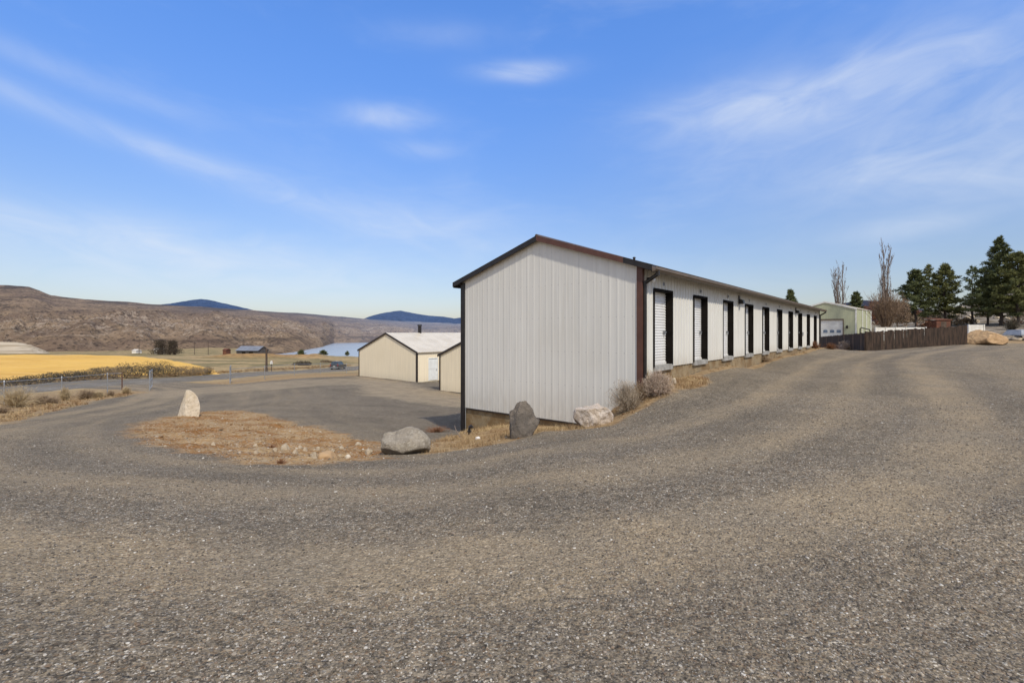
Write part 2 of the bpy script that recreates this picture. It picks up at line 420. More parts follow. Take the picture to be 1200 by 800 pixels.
# main building frame
BC = np.array([3.26, 12.20]); BA = np.array([.637, .771]); BB = np.array([-.771, .637])
BW, BL = 6.40, 30.9
def bpt(u, v): return tuple(BC + BA*u + BB*v)
island = hp((152,508),(158,497),(200,488),(240,482),(285,481),(330,492),(380,503),(430,517),(455,523),(440,540),(380,544),(330,544),(280,541),(235,532),(185,522))
ISL.append(island)
bank = hp((478,526),(510,517),(536,509)) + [bpt(-.02,6.3), bpt(.3,3), bpt(.3,.2), bpt(.2,-.4), bpt(3,-.15), bpt(3,-.75)] + hp((830,450),(800,457),(770,469),(742,485),(716,499),(680,503),(640,505),(600,517),(540,527),(500,532))
footing = [bpt(.5,-.0), bpt(31.2,-.0), bpt(33.2,-.8), bpt(30,-.55), bpt(18,-.32), bpt(10,-.36), bpt(3,-.40)]
apron = hp((432,463),(480,470),(538,477)) + [bpt(14,7.2), bpt(20,9.5), (-1,38), (-6.5,39), (-11,47), (-17,53)]
band = hp((178,459),(240,454),(310,448.5),(400,443.5),(425,445),(415,450),(320,456),(240,461),(190,466))
gravel = [(-26,-25),(-24,5)] + hp((2,497),(40,487),(75,478),(110,470),(150,463),(178,459)) + [(-38,44),(-43,46),(-41,57),(-37,55)] + hp((268,450),(330,445),(400,441)) + [(-15,60),(5,60),(14,45),bpt(31,2),bpt(33,-2.5)] + hp((1014,410.5),(1075,406.8),(1133,403.2),(1200,402)) + [(75,50),(75,-25)]
# field beyond the road
FIELD = [(-66,-60),(-60,10),(-57.8,35),(-55.5,55),(-52.2,70),(-49.2,82),(-56,92),(-68,106),(-98,140),(-137,178),(-190,203),(-260,208),(-360,205),(-420,100),(-300,-60)]

az = np.unique(np.r_[np.linspace(-180, -72, 40), np.linspace(-72, 68, 640), np.linspace(68, 180, 40)])[:-1]
az = np.radians(az)
rr = np.r_[0.05, np.geomspace(.5, 60, 330), np.geomspace(61.5, 9000, 150)]
AZ, RR = np.meshgrid(az, rr)
gx = (np.sin(AZ)*RR).ravel(); gy = (np.cos(AZ)*RR).ravel()
gz = h(gx, gy)
rt, rs = path_coords(ROADP, gx, gy)
inroad = (rs > 1) & (rs < 640)
gz = np.where(inroad & (abs(rt) < 7.5), gz - .35*np.clip((7.5-abs(rt))/2, 0, 1), gz)   # road bed
ground_faces = grid_faces(len(rr), len(az), wrap=True)[:, ::-1]

m, t, b = new_mat('gravel_and_dirt'); M['ground'] = m
p = pos(t)
xyz = t.sep(p)
flat = t.comb(xyz[0], xyz[1], 0.0)
edge = t.math('SUBTRACT', t.noise(1.1, 6, flat, .65), .5)
fine = t.math('SUBTRACT', t.noise(7.0, 4, flat, .6), .5)
wob = t.math('ADD', t.math('MULTIPLY', edge, 1.7), t.math('MULTIPLY', fine, .9))
# -- gravel colour: crushed stone of several greys, dust in the wheel tracks
v1 = t.sep(t.voro(85, flat)); v2 = t.sep(t.voro(170, flat)); v3 = t.sep(t.voro(30, flat))
g = t.mix(v1[0], (.055,.047,.038), (.285,.240,.182))
g = t.mix(t.math('MULTIPLY', v2[1], .55), g, (.170,.136,.096))
g = t.mix(t.ss(v1[1], .93, .985), g, (.50,.46,.39))
g = t.mix(t.math('MULTIPLY', t.ss(v2[2], .95, .99), .9), g, (.55,.50,.42))
g = t.mix(t.math('MULTIPLY', t.ss(v1[2], .86, .97), .7), g, (.165,.105,.062))
big = t.noise(.35, 5, flat, .6)
g = t.mix(t.math('MULTIPLY', t.ss(big, .40, .66), .50), g, t.mix(v1[0], (.052,.045,.037), (.170,.145,.112)))
g = t.mix(1.0, g, t.mix(v3[0], (.70,.70,.70), (1.28,1.27,1.24)), 'MULTIPLY')
v5 = t.sep(t.voro(9.0, flat)); g = t.mix(.3, g, t.mix(1.0, g, t.mix(v5[1], (.72,.72,.73), (1.26,1.25,1.20)), 'MULTIPLY'))
tv = t.comb(t.math('MULTIPLY', t.attr('track_t'), 1.25), t.math('MULTIPLY', t.attr('track_s'), .085), 0.0)
st1 = t.noise(1.0, 5, tv, .62); st2 = t.noise(3.4, 4, tv, .6)
dustf = t.math('ADD', t.math('MULTIPLY', st1, .72), t.math('MULTIPLY', st2, .28))
dustf = t.math('ADD', dustf, t.math('MULTIPLY', edge, .30))
dustf = t.math('ADD', dustf, t.attr('rut'))
dustf = t.math('ADD', dustf, t.math('MULTIPLY', fine, .22))
dustf = t.math('ADD', dustf, t.math('MULTIPLY', t.math('SUBTRACT', v2[0], .5), .34))
dustf = t.math('ADD', dustf, t.math('MULTIPLY', t.math('SUBTRACT', v3[2], .5), .22))
speck = t.math('MULTIPLY', t.lin(v1[1], 0, 1, .60, 1.16), t.lin(v3[0], 0, 1, .84, 1.12))
dust = t.mix(t.ss(t.noise(.8, 4, flat), .40, .66), (.375,.290,.185), (.310,.250,.172))
dust = t.mix(1.0, dust, t.comb(speck, speck, speck), 'MULTIPLY')
g = t.mix(t.math('MULTIPLY', t.ss(dustf, .38, .74), .74), g, dust)
# -- dry soil
s1 = t.noise(.9, 7, flat, .68); s2 = t.noise(9, 6, flat, .7)
soil = t.mix(t.ss(t.math('ADD', t.math('MULTIPLY', s1, .5), t.math('MULTIPLY', t.noise(.45, 5, flat, .65), .5)), .40, .56), (.275,.130,.042), (.385,.255,.130))
soil = t.mix(t.math('MULTIPLY', t.ss(s2, .46, .66), .80), soil, (.175,.098,.042))
soil = t.mix(t.math('MULTIPLY', t.ss(t.noise(2.6, 6, flat, .7), .52, .66), .6), soil, (.40,.31,.19))
soil = t.mix(t.math('MULTIPLY', t.ss(v3[1], .82, .95), .75), soil, (.44,.36,.26))
strawy = t.mix(t.ss(t.noise(4, 6, flat, .7), .38, .62), (.40,.285,.155), (.255,.165,.085))
strawy = t.mix(t.math('MULTIPLY', t.ss(s2, .52, .75), .6), strawy, (.15,.10,.06))
# -- scrubland further away
w1 = t.noise(.045, 6, flat, .65); w2 = t.noise(.5, 6, flat, .7)
scrub = t.mix(t.ss(w1, .42, .56), (.42,.30,.155), (.205,.170,.085))
scrub = t.mix(t.math('MULTIPLY', t.ss(w2, .48, .66), .75), scrub, (.105,.09,.055))
scrub = t.mix(t.attr('mound'), scrub, t.mix(t.ss(w2, .4, .6), (.40,.235,.095), (.26,.16,.075)))
near_out = t.mix(t.ss(t.attr('dist'), 60, 110), strawy, scrub)
near_out = t.mix(t.math('MULTIPLY', t.attr('verge'), t.lin(w2, .3, .6, .5, 1)), near_out, t.mix(t.ss(w2, .40, .62), (.46,.34,.175), (.30,.21,.11)))
scree = t.mix(t.ss(t.noise(.5, 7, flat, .75), .42, .58), (.20,.155,.105), (.40,.35,.29))
scree = t.mix(t.math('MULTIPLY', t.ss(t.noise(.22, 5, flat, .7), .48, .62), .8), scree, (.125,.105,.06))
scree = t.mix(t.math('MULTIPLY', t.ss(t.voro(.55, flat, 'F1', 'Distance'), .30, .75), .6), scree, (.10,.08,.055))
near_out = t.mix(t.attr('scree'), near_out, scree)
def zone(name, lo, hi, amp=1.0):
    return t.ss(t.math('ADD', t.attr(name), t.math('MULTIPLY', wob, amp)), lo, hi)
c = t.mix(zone('sd_gravel', -.35, .35, 1.3), near_out, g)
pale = t.mix(t.ss(s1, .35, .65), (.41,.325,.215), (.30,.240,.165))
pale = t.mix(1.0, pale, t.comb(speck, speck, speck), 'MULTIPLY')
c = t.mix(t.math('MULTIPLY', zone('sd_apron', -1.1, .6, 2.6), .85), c, pale)
c = t.mix(t.math('MULTIPLY', zone('sd_band', -1.6, .8, 2.2), .65), c, pale)
c = t.mix(zone('sd_island', -.30, .22, 1.05), c, soil)
c = t.mix(zone('sd_bank', -.12, .12, .32), c, strawy)
c = t.mix(t.math('MULTIPLY', zone('sd_footing', -.08, .08, .28), .9), c, strawy)
t.l(c, b.inputs['Base Color']); b.inputs['Roughness'].default_value = 1.0; b.inputs['Specular IOR Level'].default_value = .04
d1 = t.voro(60, flat, 'F1', 'Distance'); d2 = t.voro(23, flat, 'F1', 'Distance')
hh = t.math('ADD', t.math('MULTIPLY', d1, -1.0), t.math('MULTIPLY', d2, -.9))
nb = t.bump(hh, .75, .012)
nb = t.bump(t.math('ADD', t.noise(1.7, 6, flat, .7), t.math('MULTIPLY', st2, .5)), .35, .12, nb)
t.l(nb, b.inputs['Normal'])

ground = structure(np_mesh('ground', np.c_[gx, gy, gz], ground_faces, M['ground']))
tt, ts = path_coords(TRACK, gx, gy)
fade = np.clip((90-np.hypot(gx, gy))/30, 0, 1)
attr(ground, 'track_t', tt*fade); attr(ground, 'track_s', ts*fade)
rut = sum(a*np.exp(-((tt-o)/w)**2) for o, w, a in ((1.5,.42,.17),(-.25,.28,.10),(.62,.30,-.07),(2.7,.55,-.05),(-1.15,.35,-.06),(-1.9,.3,.08),(-2.7,.4,-.06),(3.8,.5,.06),(5.2,.6,.06),(6.8,.6,-.05),(8.5,.8,.05)))
rut = rut*2.1 + .16*np.clip((-gx-7)/4, 0, 1)*(np.exp(-((tt-.9)/.55)**2)+np.exp(-((tt+.7)/.5)**2)) - .10*np.clip((-gx-5)/4, 0, 1)*(np.exp(-((tt-2.6)/.7)**2)+np.exp(-((tt+2.3)/.6)**2)) - .30*np.clip((-tt-7)/6, 0, 1)*(gx < 8)
attr(ground, 'rut', rut*fade)
attr(ground, 'dist', np.hypot(gx, gy))
attr(ground, 'mound', np.clip(sum(np.exp(-((gx-mx)/sx/1.1)**2-((gy-my)/sy/1.1)**2) for mx, my, sx, sy, mh in MOUNDS)*1.3, 0, 1))
attr(ground, 'verge', np.clip((rt*-1-3)/3, 0, 1)*0+np.clip((16-abs(rt))/8, 0, 1)*inroad)
near = np.hypot(gx, gy) < 140
def near_sd(poly):
    o = np.full(gx.shape, -50.0); o[near] = np.clip(sd_poly(poly, gx[near], gy[near]), -50, 50); return o
for nm, poly in (('sd_gravel', gravel), ('sd_island', island), ('sd_bank', bank), ('sd_footing', footing), ('sd_apron', apron), ('sd_band', band)):
    attr(ground, nm, near_sd(poly))
ang = np.degrees(np.arctan2(gx, gy))
attr(ground, 'scree', np.clip((ang-33)/6, 0, 1)*np.clip((np.hypot(gx, gy)-62)/14, 0, 1))

# loose stones lying on the gravel near by
def pebbles():
    phi = (1+5**.5)/2
    iv = np.array([(-1,phi,0),(1,phi,0),(-1,-phi,0),(1,-phi,0),(0,-1,phi),(0,1,phi),(0,-1,-phi),(0,1,-phi),(phi,0,-1),(phi,0,1),(-phi,0,-1),(-phi,0,1)])
    iv /= np.linalg.norm(iv[0])
    fi = np.array([(0,11,5),(0,5,1),(0,1,7),(0,7,10),(0,10,11),(1,5,9),(5,11,4),(11,10,2),(10,7,6),(7,1,8),(3,9,4),(3,4,2),(3,2,6),(3,6,8),(3,8,9),(4,9,5),(2,4,11),(6,2,10),(8,6,7),(9,8,1)])
    n = 105000
    Y = 1.5*np.exp(rng.random(n)*math.log(11/1.5)); X = (rng.random(n)*2-1)*(Y*1.14+.5)
    keep = vnoise(X*.9, Y*1.3, 77) + rng.random(n)*.8 > .62
    X, Y = X[keep], Y[keep]
    tt_, _ = path_coords(TRACK, X, Y)
    keep = (sd_poly(bank, X, Y) < 0) & (rng.random(len(X)) > .55*np.exp(-((tt_-.75)/.35)**2)+.55*np.exp(-((tt_+1.25)/.35)**2))
    X, Y = X[keep], Y[keep]; n = len(X)
    s = .0030+.0058*rng.random(n)**2.6; s *= np.where(rng.random(n) > .985, 1.9, 1); s *= np.clip(.75+Y*.07, .8, 1.5)
    V = iv[None]*s[:,None,None]
    V = V*(.65+.6*rng.random((n, 12, 1)))*(np.stack([.8+.6*rng.random(n), .8+.5*rng.random(n), .5+.3*rng.random(n)], 1)[:,None])
    a = rng.random(n)*6.283; ca, sa = np.cos(a)[:,None], np.sin(a)[:,None]
    V = np.stack([V[...,0]*ca-V[...,1]*sa, V[...,0]*sa+V[...,1]*ca, V[...,2]], -1)
    V += np.stack([X, Y, h(X, Y)+s*.25], 1)[:,None]
    Fx = (fi[None]+12*np.arange(n)[:,None,None]).reshape(-1,3)
    m, t, b = new_mat('loose_stone')
    tone = t.attr('tone'); hue = t.attr('hue')
    c = t.mix(tone, (.062,.054,.045), (.31,.262,.205)); c = t.mix(t.ss(tone, .90, .99), c, (.54,.50,.43))
    c = t.mix(t.math('MULTIPLY', t.ss(hue, .72, .9), .7), c, (.20,.135,.085))
    t.l(c, b.inputs['Base Color']); b.inputs['Roughness'].default_value = .9; b.inputs['Specular IOR Level'].default_value = .2
    o = np_mesh('gravel', V.reshape(-1,3), Fx, m, False)
    attr(o, 'tone', np.repeat(rng.random(n), 12)); attr(o, 'hue', np.repeat(rng.random(n), 12))
    o['kind'] = 'stuff'; o['label'] = 'loose grey and pale stones on the gravel drive'; o['category'] = 'gravel'
pebbles()
def rubble():
    c = np.array([(-1,-1,-1),(1,-1,-1),(1,1,-1),(-1,1,-1),(-1,-1,1),(1,-1,1),(1,1,1),(-1,1,1)])*.62
    fq = np.array([(0,3,2,1),(4,5,6,7),(0,1,5,4),(1,2,6,5),(2,3,7,6),(3,0,4,7)])
    P_ = []
    for poly, n in ((island, 5200), (bank, 2600)):
        q = np.asarray(poly, float); x0, y0 = q.min(0); x1, y1 = q.max(0)
        X = rng.uniform(x0, x1, n); Y = rng.uniform(y0, y1, n); k = sd_poly(poly, X, Y) > .05
        k &= vnoise(X*1.1, Y*1.1, 44)+rng.random(n)*.5 > .68
        P_.append(np.c_[X[k], Y[k]])
    P_ = np.vstack(P_); n = len(P_)
    s_ = .008+.032*rng.random(n)**3
    V = c[None]*s_[:,None,None]*(.6+.7*rng.random((n,8,3)))*np.array([1,1,.7]); a = rng.random(n)*6.283; ca, sa = np.cos(a)[:,None], np.sin(a)[:,None]
    V = np.stack([V[...,0]*ca-V[...,1]*sa, V[...,0]*sa+V[...,1]*ca, V[...,2]], -1)+np.c_[P_, h(P_[:,0], P_[:,1])+s_*.15][:,None]
    m, t, b = new_mat('earth_clods'); tone = t.attr('tone')
    cc = t.mix(t.ss(tone, 0, .8), (.20,.115,.055), (.36,.26,.15)); cc = t.mix(t.ss(tone, .84, .92), cc, (.50,.43,.33))
    t.l(cc, b.inputs['Base Color']); b.inputs['Roughness'].default_value = 1; b.inputs['Specular IOR Level'].default_value = .05
    o = np_mesh('rubble', V.reshape(-1,3), (fq[None]+8*np.arange(n)[:,None,None]).reshape(-1,4), m, False)
    attr(o, 'tone', np.repeat(rng.random(n), 8)); o['kind'] = 'stuff'; o['label'] = 'clods and small stones on the bare dirt'; o['category'] = 'rubble'
rubble()

# the paved road
def strip(path, t0, t1, lift, ncross, name, mat, s0=0, s1=1e9, crown=0.0):
    tan = np.gradient(path, axis=0); tan /= np.linalg.norm(tan, axis=1, keepdims=True)
    nrm = np.stack([-tan[:,1], tan[:,0]], 1)
    S = np.r_[0, np.cumsum(np.linalg.norm(np.diff(path, axis=0), axis=1))]
    k = (S >= s0) & (S <= s1); pth = path[k]; nrm = nrm[k]
    zc = h(pth[:,0], pth[:,1])
    off = np.linspace(t0, t1, ncross)
    X = pth[:,0:1]+nrm[:,0:1]*off; Y = pth[:,1:2]+nrm[:,1:2]*off
    Z = np.repeat(zc[:,None], ncross, 1)+lift - crown*(off[None]/5)**2
    if ncross > 6:   # shoulders drop to the ground
        Z[:,0] -= .5; Z[:,-1] -= .5
    return np_mesh(name, np.stack([X,Y,Z], -1).reshape(-1,3), grid_faces(len(pth), ncross), mat)
m, t, b = new_mat('asphalt'); M['asphalt'] = m
p = pos(t)
c = t.mix(t.ss(t.noise(.25, 6, p, .6), .35, .65), (.165,.146,.120), (.215,.190,.156))
c = t.mix(t.math('MULTIPLY', t.ss(t.noise(14, 4, p), .45, .7), .5), c, (.105,.095,.08))
t.l(c, b.inputs['Base Color']); b.inputs['Roughness'].default_value = 1.0; b.inputs['Specular IOR Level'].default_value = .02
structure(strip(ROADP, -4.9, 4.9, .02, 9, 'road', M['asphalt'], crown=.06))
line = pm('worn_white_paint', (.50,.50,.47), (.36,.36,.34), 1, .8)
liney = pm('worn_yellow_paint', (.45,.30,.06), (.32,.22,.07), 1, .8)
for t0, t1, mm in ((3.55,3.68,line),(-3.68,-3.55,line),(-.16,-.06,liney),(.06,.16,liney)):
    o = structure(strip(ROADP, t0, t1, .034-.06*(t0/5)**2, 2, 'road_marking', mm))

# yellow stubble field
def poly_sheet(poly, name, mat, step, lift):
    poly = np.asarray(poly, float)
    x0, y0 = poly.min(0); x1, y1 = poly.max(0)
    X, Y = np.meshgrid(np.arange(x0, x1+step, step), np.arange(y0, y1+step, step))
    sd = sd_poly(poly, X.ravel(), Y.ravel())
    Z = h(X.ravel(), Y.ravel())+lift - np.clip(1.0-sd, 0, 3)*.45*(sd < 1.0)
    nr, nc = X.shape; Fc = grid_faces(nr, nc)
    Fc = Fc[(sd[Fc] > -1.5).all(1)]
    used = np.unique(Fc); mp = np.full(nr*nc, -1); mp[used] = np.arange(len(used))
    return np_mesh(name, np.c_[X.ravel(), Y.ravel(), Z][used], mp[Fc], mat)
m, t, b = new_mat('stubble'); M['stubble'] = m
p = pos(t); q = t.map(p, (1,1,1), (0,0,.35))
rows = t.noise(1, 5, t.map(q, (.05,.9,.2)), .6); pat = t.noise(.035, 5, t.map(p, (1,1,1)), .6)
c = t.mix(t.ss(pat, .36, .64), (.72,.43,.098), (.60,.34,.078)); c = t.mix(t.math('MULTIPLY', t.ss(rows, .42, .68), .55), c, (.76,.50,.17))
c = t.mix(t.math('MULTIPLY', t.ss(t.noise(.9, 6, p, .7), .5, .75), .4), c, (.34,.20,.07))
t.l(c, b.inputs['Base Color']); b.inputs['Roughness'].default_value = .95; b.inputs['Specular IOR Level'].default_value = .1
t.l(t.bump(t.noise(2.2, 6, p, .7), .4, .25), b.inputs['Normal'])
structure(poly_sheet(FIELD, 'field', M['stubble'], 1.5, .16))

# lake
m, t, b = new_mat('lake_water')
p = pos(t)
t.l(t.mix(t.ss(t.noise(.004, 3, t.map(p, (1,.4,1))), .4, .6), (.31,.335,.35), (.36,.385,.40)), b.inputs['Base Color'])
b.inputs['Roughness'].default_value = .22; b.inputs['Specular IOR Level'].default_value = .6
t.l(t.bump(t.noise(.15, 4, t.map(p, (1,.35,1))), .25, .6), b.inputs['Normal'])
structure(np_mesh('lake', [(-1500,650,-45),(1500,650,-45),(2500,7000,-45),(-2500,7000,-45)], [(0,1,2,3)], m))

# hills across the water
def interp(pts, x):
    a = np.array(pts, float); return np.interp(x, a[:,0], a[:,1])
def hill_mat(name, grass, scrub_, rock, rim, dark, sc=1.0):
    m, t, b = new_mat(name); p = pos(t)
    nz = t.sep(t.n('ShaderNodeNewGeometry').outputs['Normal'])[2]
    a = t.noise(.006*sc, 8, p, .68); bb = t.noise(.03*sc, 7, p, .72); cc = t.noise(.11*sc, 5, p, .7)
    c = t.mix(t.ss(a, .38, .62), grass, scrub_)
    c = t.mix(t.math('MULTIPLY', t.ss(bb, .50, .64), .8), c, dark)
    steep = t.ss(nz, .93, .62)
    out = t.ss(t.math('ADD', t.math('ADD', t.math('MULTIPLY', cc, .5), t.math('MULTIPLY', t.noise(.02*sc, 7, t.map(p, (1,1,1), (0,0,0), (50,9,3)), .7), .35)), t.math('MULTIPLY', t.attr('crag'), .135)), .54, .62)
    c = t.mix(t.math('MULTIPLY', out, .85), c, rock)
    ledge = t.noise(1.0, 4, t.map(p, (.0035*sc,.0035*sc,.085*sc)), .65)
    c = t.mix(t.math('MULTIPLY', t.ss(ledge, .52, .66), .55), c, dark)
    c = t.mix(t.math('MULTIPLY', t.ss(ledge, .44, .34), .35), c, rock)
    dots = t.voro(.085*sc, p, 'F1', 'Distance')
    c = t.mix(t.math('MULTIPLY', t.ss(dots, .34, .20), .70), c, tuple(x*.75 for x in dark))
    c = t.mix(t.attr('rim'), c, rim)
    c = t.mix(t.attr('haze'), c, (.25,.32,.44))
    t.l(c, b.inputs['Base Color']); b.inputs['Roughness'].default_value = 1; b.inputs['Specular IOR Level'].default_value = 0
    c = t.mix(t.math('MULTIPLY', t.ss(t.noise(.16*sc, 3, p, .7), .55, .7), .7), c, dark)
    t.l(c, b.inputs['Base Color'])
    t.l(t.bump(t.math('ADD', t.noise(.05*sc, 8, p, .75), t.math('MULTIPLY', t.voro(.045*sc, p, 'F1', 'Distance'), .6)), .9, 9.0/sc), b.inputs['Normal'])
    return m
SKY = [(-700,350),(-300,338),(-100,331),(0,334),(34,335.5),(46,340),(60,346),(80,349),(100,351),(130,353),(160,354.5),(200,357),(250,360.5),(300,364),(350,367),(400,371),(440,374.5),(480,376.5),(540,379),(600,381),(700,378),(860,374)]
def hill_range(name, px0, px1, npx, YF, YR, sky, zf, mat, amp, haze, seed, rimdark=True, back=.5, nrow=110):
    pxs = np.linspace(px0, px1, npx); s = np.r_[np.linspace(0, 1, nrow-16), np.linspace(1.02, 1+back, 16)]
    PX, S = np.meshgrid(pxs, s)
    yf = interp(YF, PX); yr = interp(YR, PX)
    Y = yf+(yr-yf)*S; X = (PX-CX)/F*Y
    zr = EYE+(HY-interp(sky, PX))/F*yr; zfoot = interp(zf, PX)
    sc = np.clip(S, 0, 1)
    prof = sc**.82*(.72+.28*sc)
    Z = zfoot+(zr-zfoot)*prof
    env = np.clip(np.sin(np.pi*np.clip(sc, 0, 1)), 0, 1)**.8*(S < 1)*np.clip((1-sc)*1.5-.08, 0, 1)
    xw = X+.35*(Y-yf)+90*(fbm(X/260, Y/260, 2, seed+70)-.5); n1 = fbm(xw/270, Y/900, 4, seed, True)-.55; n2 = fbm(xw/80, Y/150, 4, seed+9, True)-.5; n3 = fbm(X/17, Y/22, 3, seed+31, True)-.5
    Z = Z + (zr-zfoot)*env*(n1*.85*amp + n2*.30*amp) + env*n3*20*amp
    Z = Z + np.clip(S-1, 0, 1)*-60 + (fbm(X/60, Y/400, 3, seed+3)-.5)*7*np.clip(S*3-2, 0, 1)*(S < 1.2)
    o = np_mesh(name, np.stack([X,Y,Z], -1).reshape(-1,3), grid_faces(*PX.shape)[:, ::-1], mat)
    fr = EYE + 0*PX
    rim = np.clip((S-.86)/.1, 0, 1)*(fbm(X/40, Y/200, 3, seed+5) > .42)*.75 if rimdark else 0*PX
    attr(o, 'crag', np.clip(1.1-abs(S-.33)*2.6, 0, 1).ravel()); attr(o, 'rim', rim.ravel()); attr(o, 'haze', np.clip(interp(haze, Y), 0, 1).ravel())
    return structure(o)
HM = hill_mat('rocky_hillside', (.275,.192,.118), (.185,.128,.088), (.38,.30,.22), (.058,.044,.037), (.062,.047,.038))
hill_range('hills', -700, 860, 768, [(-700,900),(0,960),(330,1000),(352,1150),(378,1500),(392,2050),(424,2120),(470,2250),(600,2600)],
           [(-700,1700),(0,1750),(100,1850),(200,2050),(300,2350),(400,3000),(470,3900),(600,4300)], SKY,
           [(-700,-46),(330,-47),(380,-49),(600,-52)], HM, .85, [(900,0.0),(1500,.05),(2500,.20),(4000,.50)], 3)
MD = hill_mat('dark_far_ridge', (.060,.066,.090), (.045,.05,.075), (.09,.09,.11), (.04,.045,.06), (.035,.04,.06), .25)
MM = hill_mat('hazed_forest_mountain', (.050,.088,.175), (.040,.072,.15), (.08,.11,.18), (.034,.06,.125), (.030,.055,.118), .25)  # blue distance haze put into the base colours of the forest
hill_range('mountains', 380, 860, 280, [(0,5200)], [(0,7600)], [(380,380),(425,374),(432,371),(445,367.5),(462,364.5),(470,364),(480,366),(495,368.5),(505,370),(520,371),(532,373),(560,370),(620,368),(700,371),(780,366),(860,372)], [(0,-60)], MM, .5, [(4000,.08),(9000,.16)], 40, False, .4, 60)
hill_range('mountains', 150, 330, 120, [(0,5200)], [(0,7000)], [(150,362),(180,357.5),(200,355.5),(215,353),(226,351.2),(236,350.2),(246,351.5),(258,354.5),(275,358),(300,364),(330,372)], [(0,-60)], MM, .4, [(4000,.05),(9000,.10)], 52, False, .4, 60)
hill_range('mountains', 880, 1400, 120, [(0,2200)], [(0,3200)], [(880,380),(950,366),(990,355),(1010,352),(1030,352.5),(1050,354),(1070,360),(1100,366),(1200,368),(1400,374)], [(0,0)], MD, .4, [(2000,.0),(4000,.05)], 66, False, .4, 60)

# terraced tan cut bank on the far left of the flats
def terrace():
    pxs = np.linspace(-260, 66, 120); s = np.linspace(0, 1.6, 60)
    PX, S = np.meshgrid(pxs, s); Y = 430+S*150; X = (PX-CX)/F*Y
    top = EYE+(HY-interp([(-260,398),(-60,399.5),(0,400.5),(20,401),(36,404),(52,410.5),(64,416.5),(66,418)], PX))/F*580
    foot = EYE+(HY-418.5)/F*430
    st = np.floor(np.clip(S,0,1)*5)/5; fr = np.clip((np.clip(S,0,1)*5-np.floor(np.clip(S,0,1)*5))*2.2, 0, 1)*.2
    Z = foot+(top-foot)*np.clip(st+fr, 0, 1) - np.clip(S-1,0,1)*6 + (fbm(X/14, Y/14, 3, 8)-.5)*1.2
    m = pm('tan_cut_bank', (.52,.43,.31), (.36,.285,.19), .35, 1, .5, .3, .6, spec=0, stretch=(.06,.06,2.2), contrast=(.42,.58))
    structure(np_mesh('terrace', np.stack([X,Y,Z], -1).reshape(-1,3), grid_faces(*PX.shape)[:, ::-1], m))
terrace()

# ------------------------------------------------------------------ ribbed walls and buildings
def rib_profile(u0, u1, pitch=.2286, hgt=.016, breaks=()):
    pts = []
    u = u0
    while u < u1:
        for du, d in ((0,0),(pitch*.68,0),(pitch*.76,hgt),(pitch*.92,hgt)):
            if u+du < u1: pts.append((u+du, d))
        u += pitch
    pts.append((u1, 0))
    us = [p[0] for p in pts]; ds = [p[1] for p in pts]
    for bk in breaks:
        if u0 < bk < u1 and min(abs(bk-x) for x in us) > 1e-5:
            d = float(np.interp(bk, us, ds)); pts.append((bk, d)); pts.sort(); us = [p[0] for p in pts]; ds = [p[1] for p in pts]
    return pts
def ribbed_wall(mb, fmap, u0, u1, zbot, ztop, openings=(), ridge=None, pitch=.2286, hgt=.016):
    """fmap(u, d, z) -> local point; zbot / ztop functions of u; openings (ua, ub, za, zb)"""
    br = [x for o in openings for x in o[:2]] + ([ridge] if ridge is not None else [])
    pr = rib_profile(u0, u1, pitch, hgt, br)
    for (a, da), (b_, db) in zip(pr, pr[1:]):
        if b_-a < 1e-6: continue
        mid = (a+b_)/2; iv = [(0, None)]
        op = [o for o in openings if o[0]-1e-6 < mid < o[1]+1e-6]
        spans = []
        if op:
            za, zb = op[0][2], op[0][3]
            if za > zbot(mid)+.01: spans.append((lambda u: zbot(u), lambda u: za))
            spans.append((lambda u: zb, lambda u: ztop(u)))
        else: spans.append((zbot, ztop))
        for lo, hi in spans:
            mb.add([fmap(a,da,lo(a)), fmap(b_,db,lo(b_)), fmap(b_,db,hi(b_)), fmap(a,da,hi(a))], [(0,1,2,3)])

def roof_slab(mb, u0, u1, v0, z0, v1, z1, th, rib=.305, rh=.022):
    """sloping slab from (v0,z0) low edge to (v1,z1) with standing ribs along the fall line"""
    mb.hexa([(u0,v0,z0),(u1,v0,z0),(u1,v1,z1),(u0,v1,z1),(u0,v0,z0+th),(u1,v0,z0+th),(u1,v1,z1+th),(u0,v1,z1+th)])
    u = u0+rib*.5
    while u < u1:
        w = .022
        mb.hexa([(u-w,v0,z0+th-.002),(u+w,v0,z0+th-.002),(u+w,v1,z1+th-.002),(u-w,v1,z1+th-.002),
                 (u-w*.5,v0,z0+th+rh),(u+w*.5,v0,z0+th+rh),(u+w*.5,v1,z1+th+rh),(u-w*.5,v1,z1+th+rh)])
        u += rib

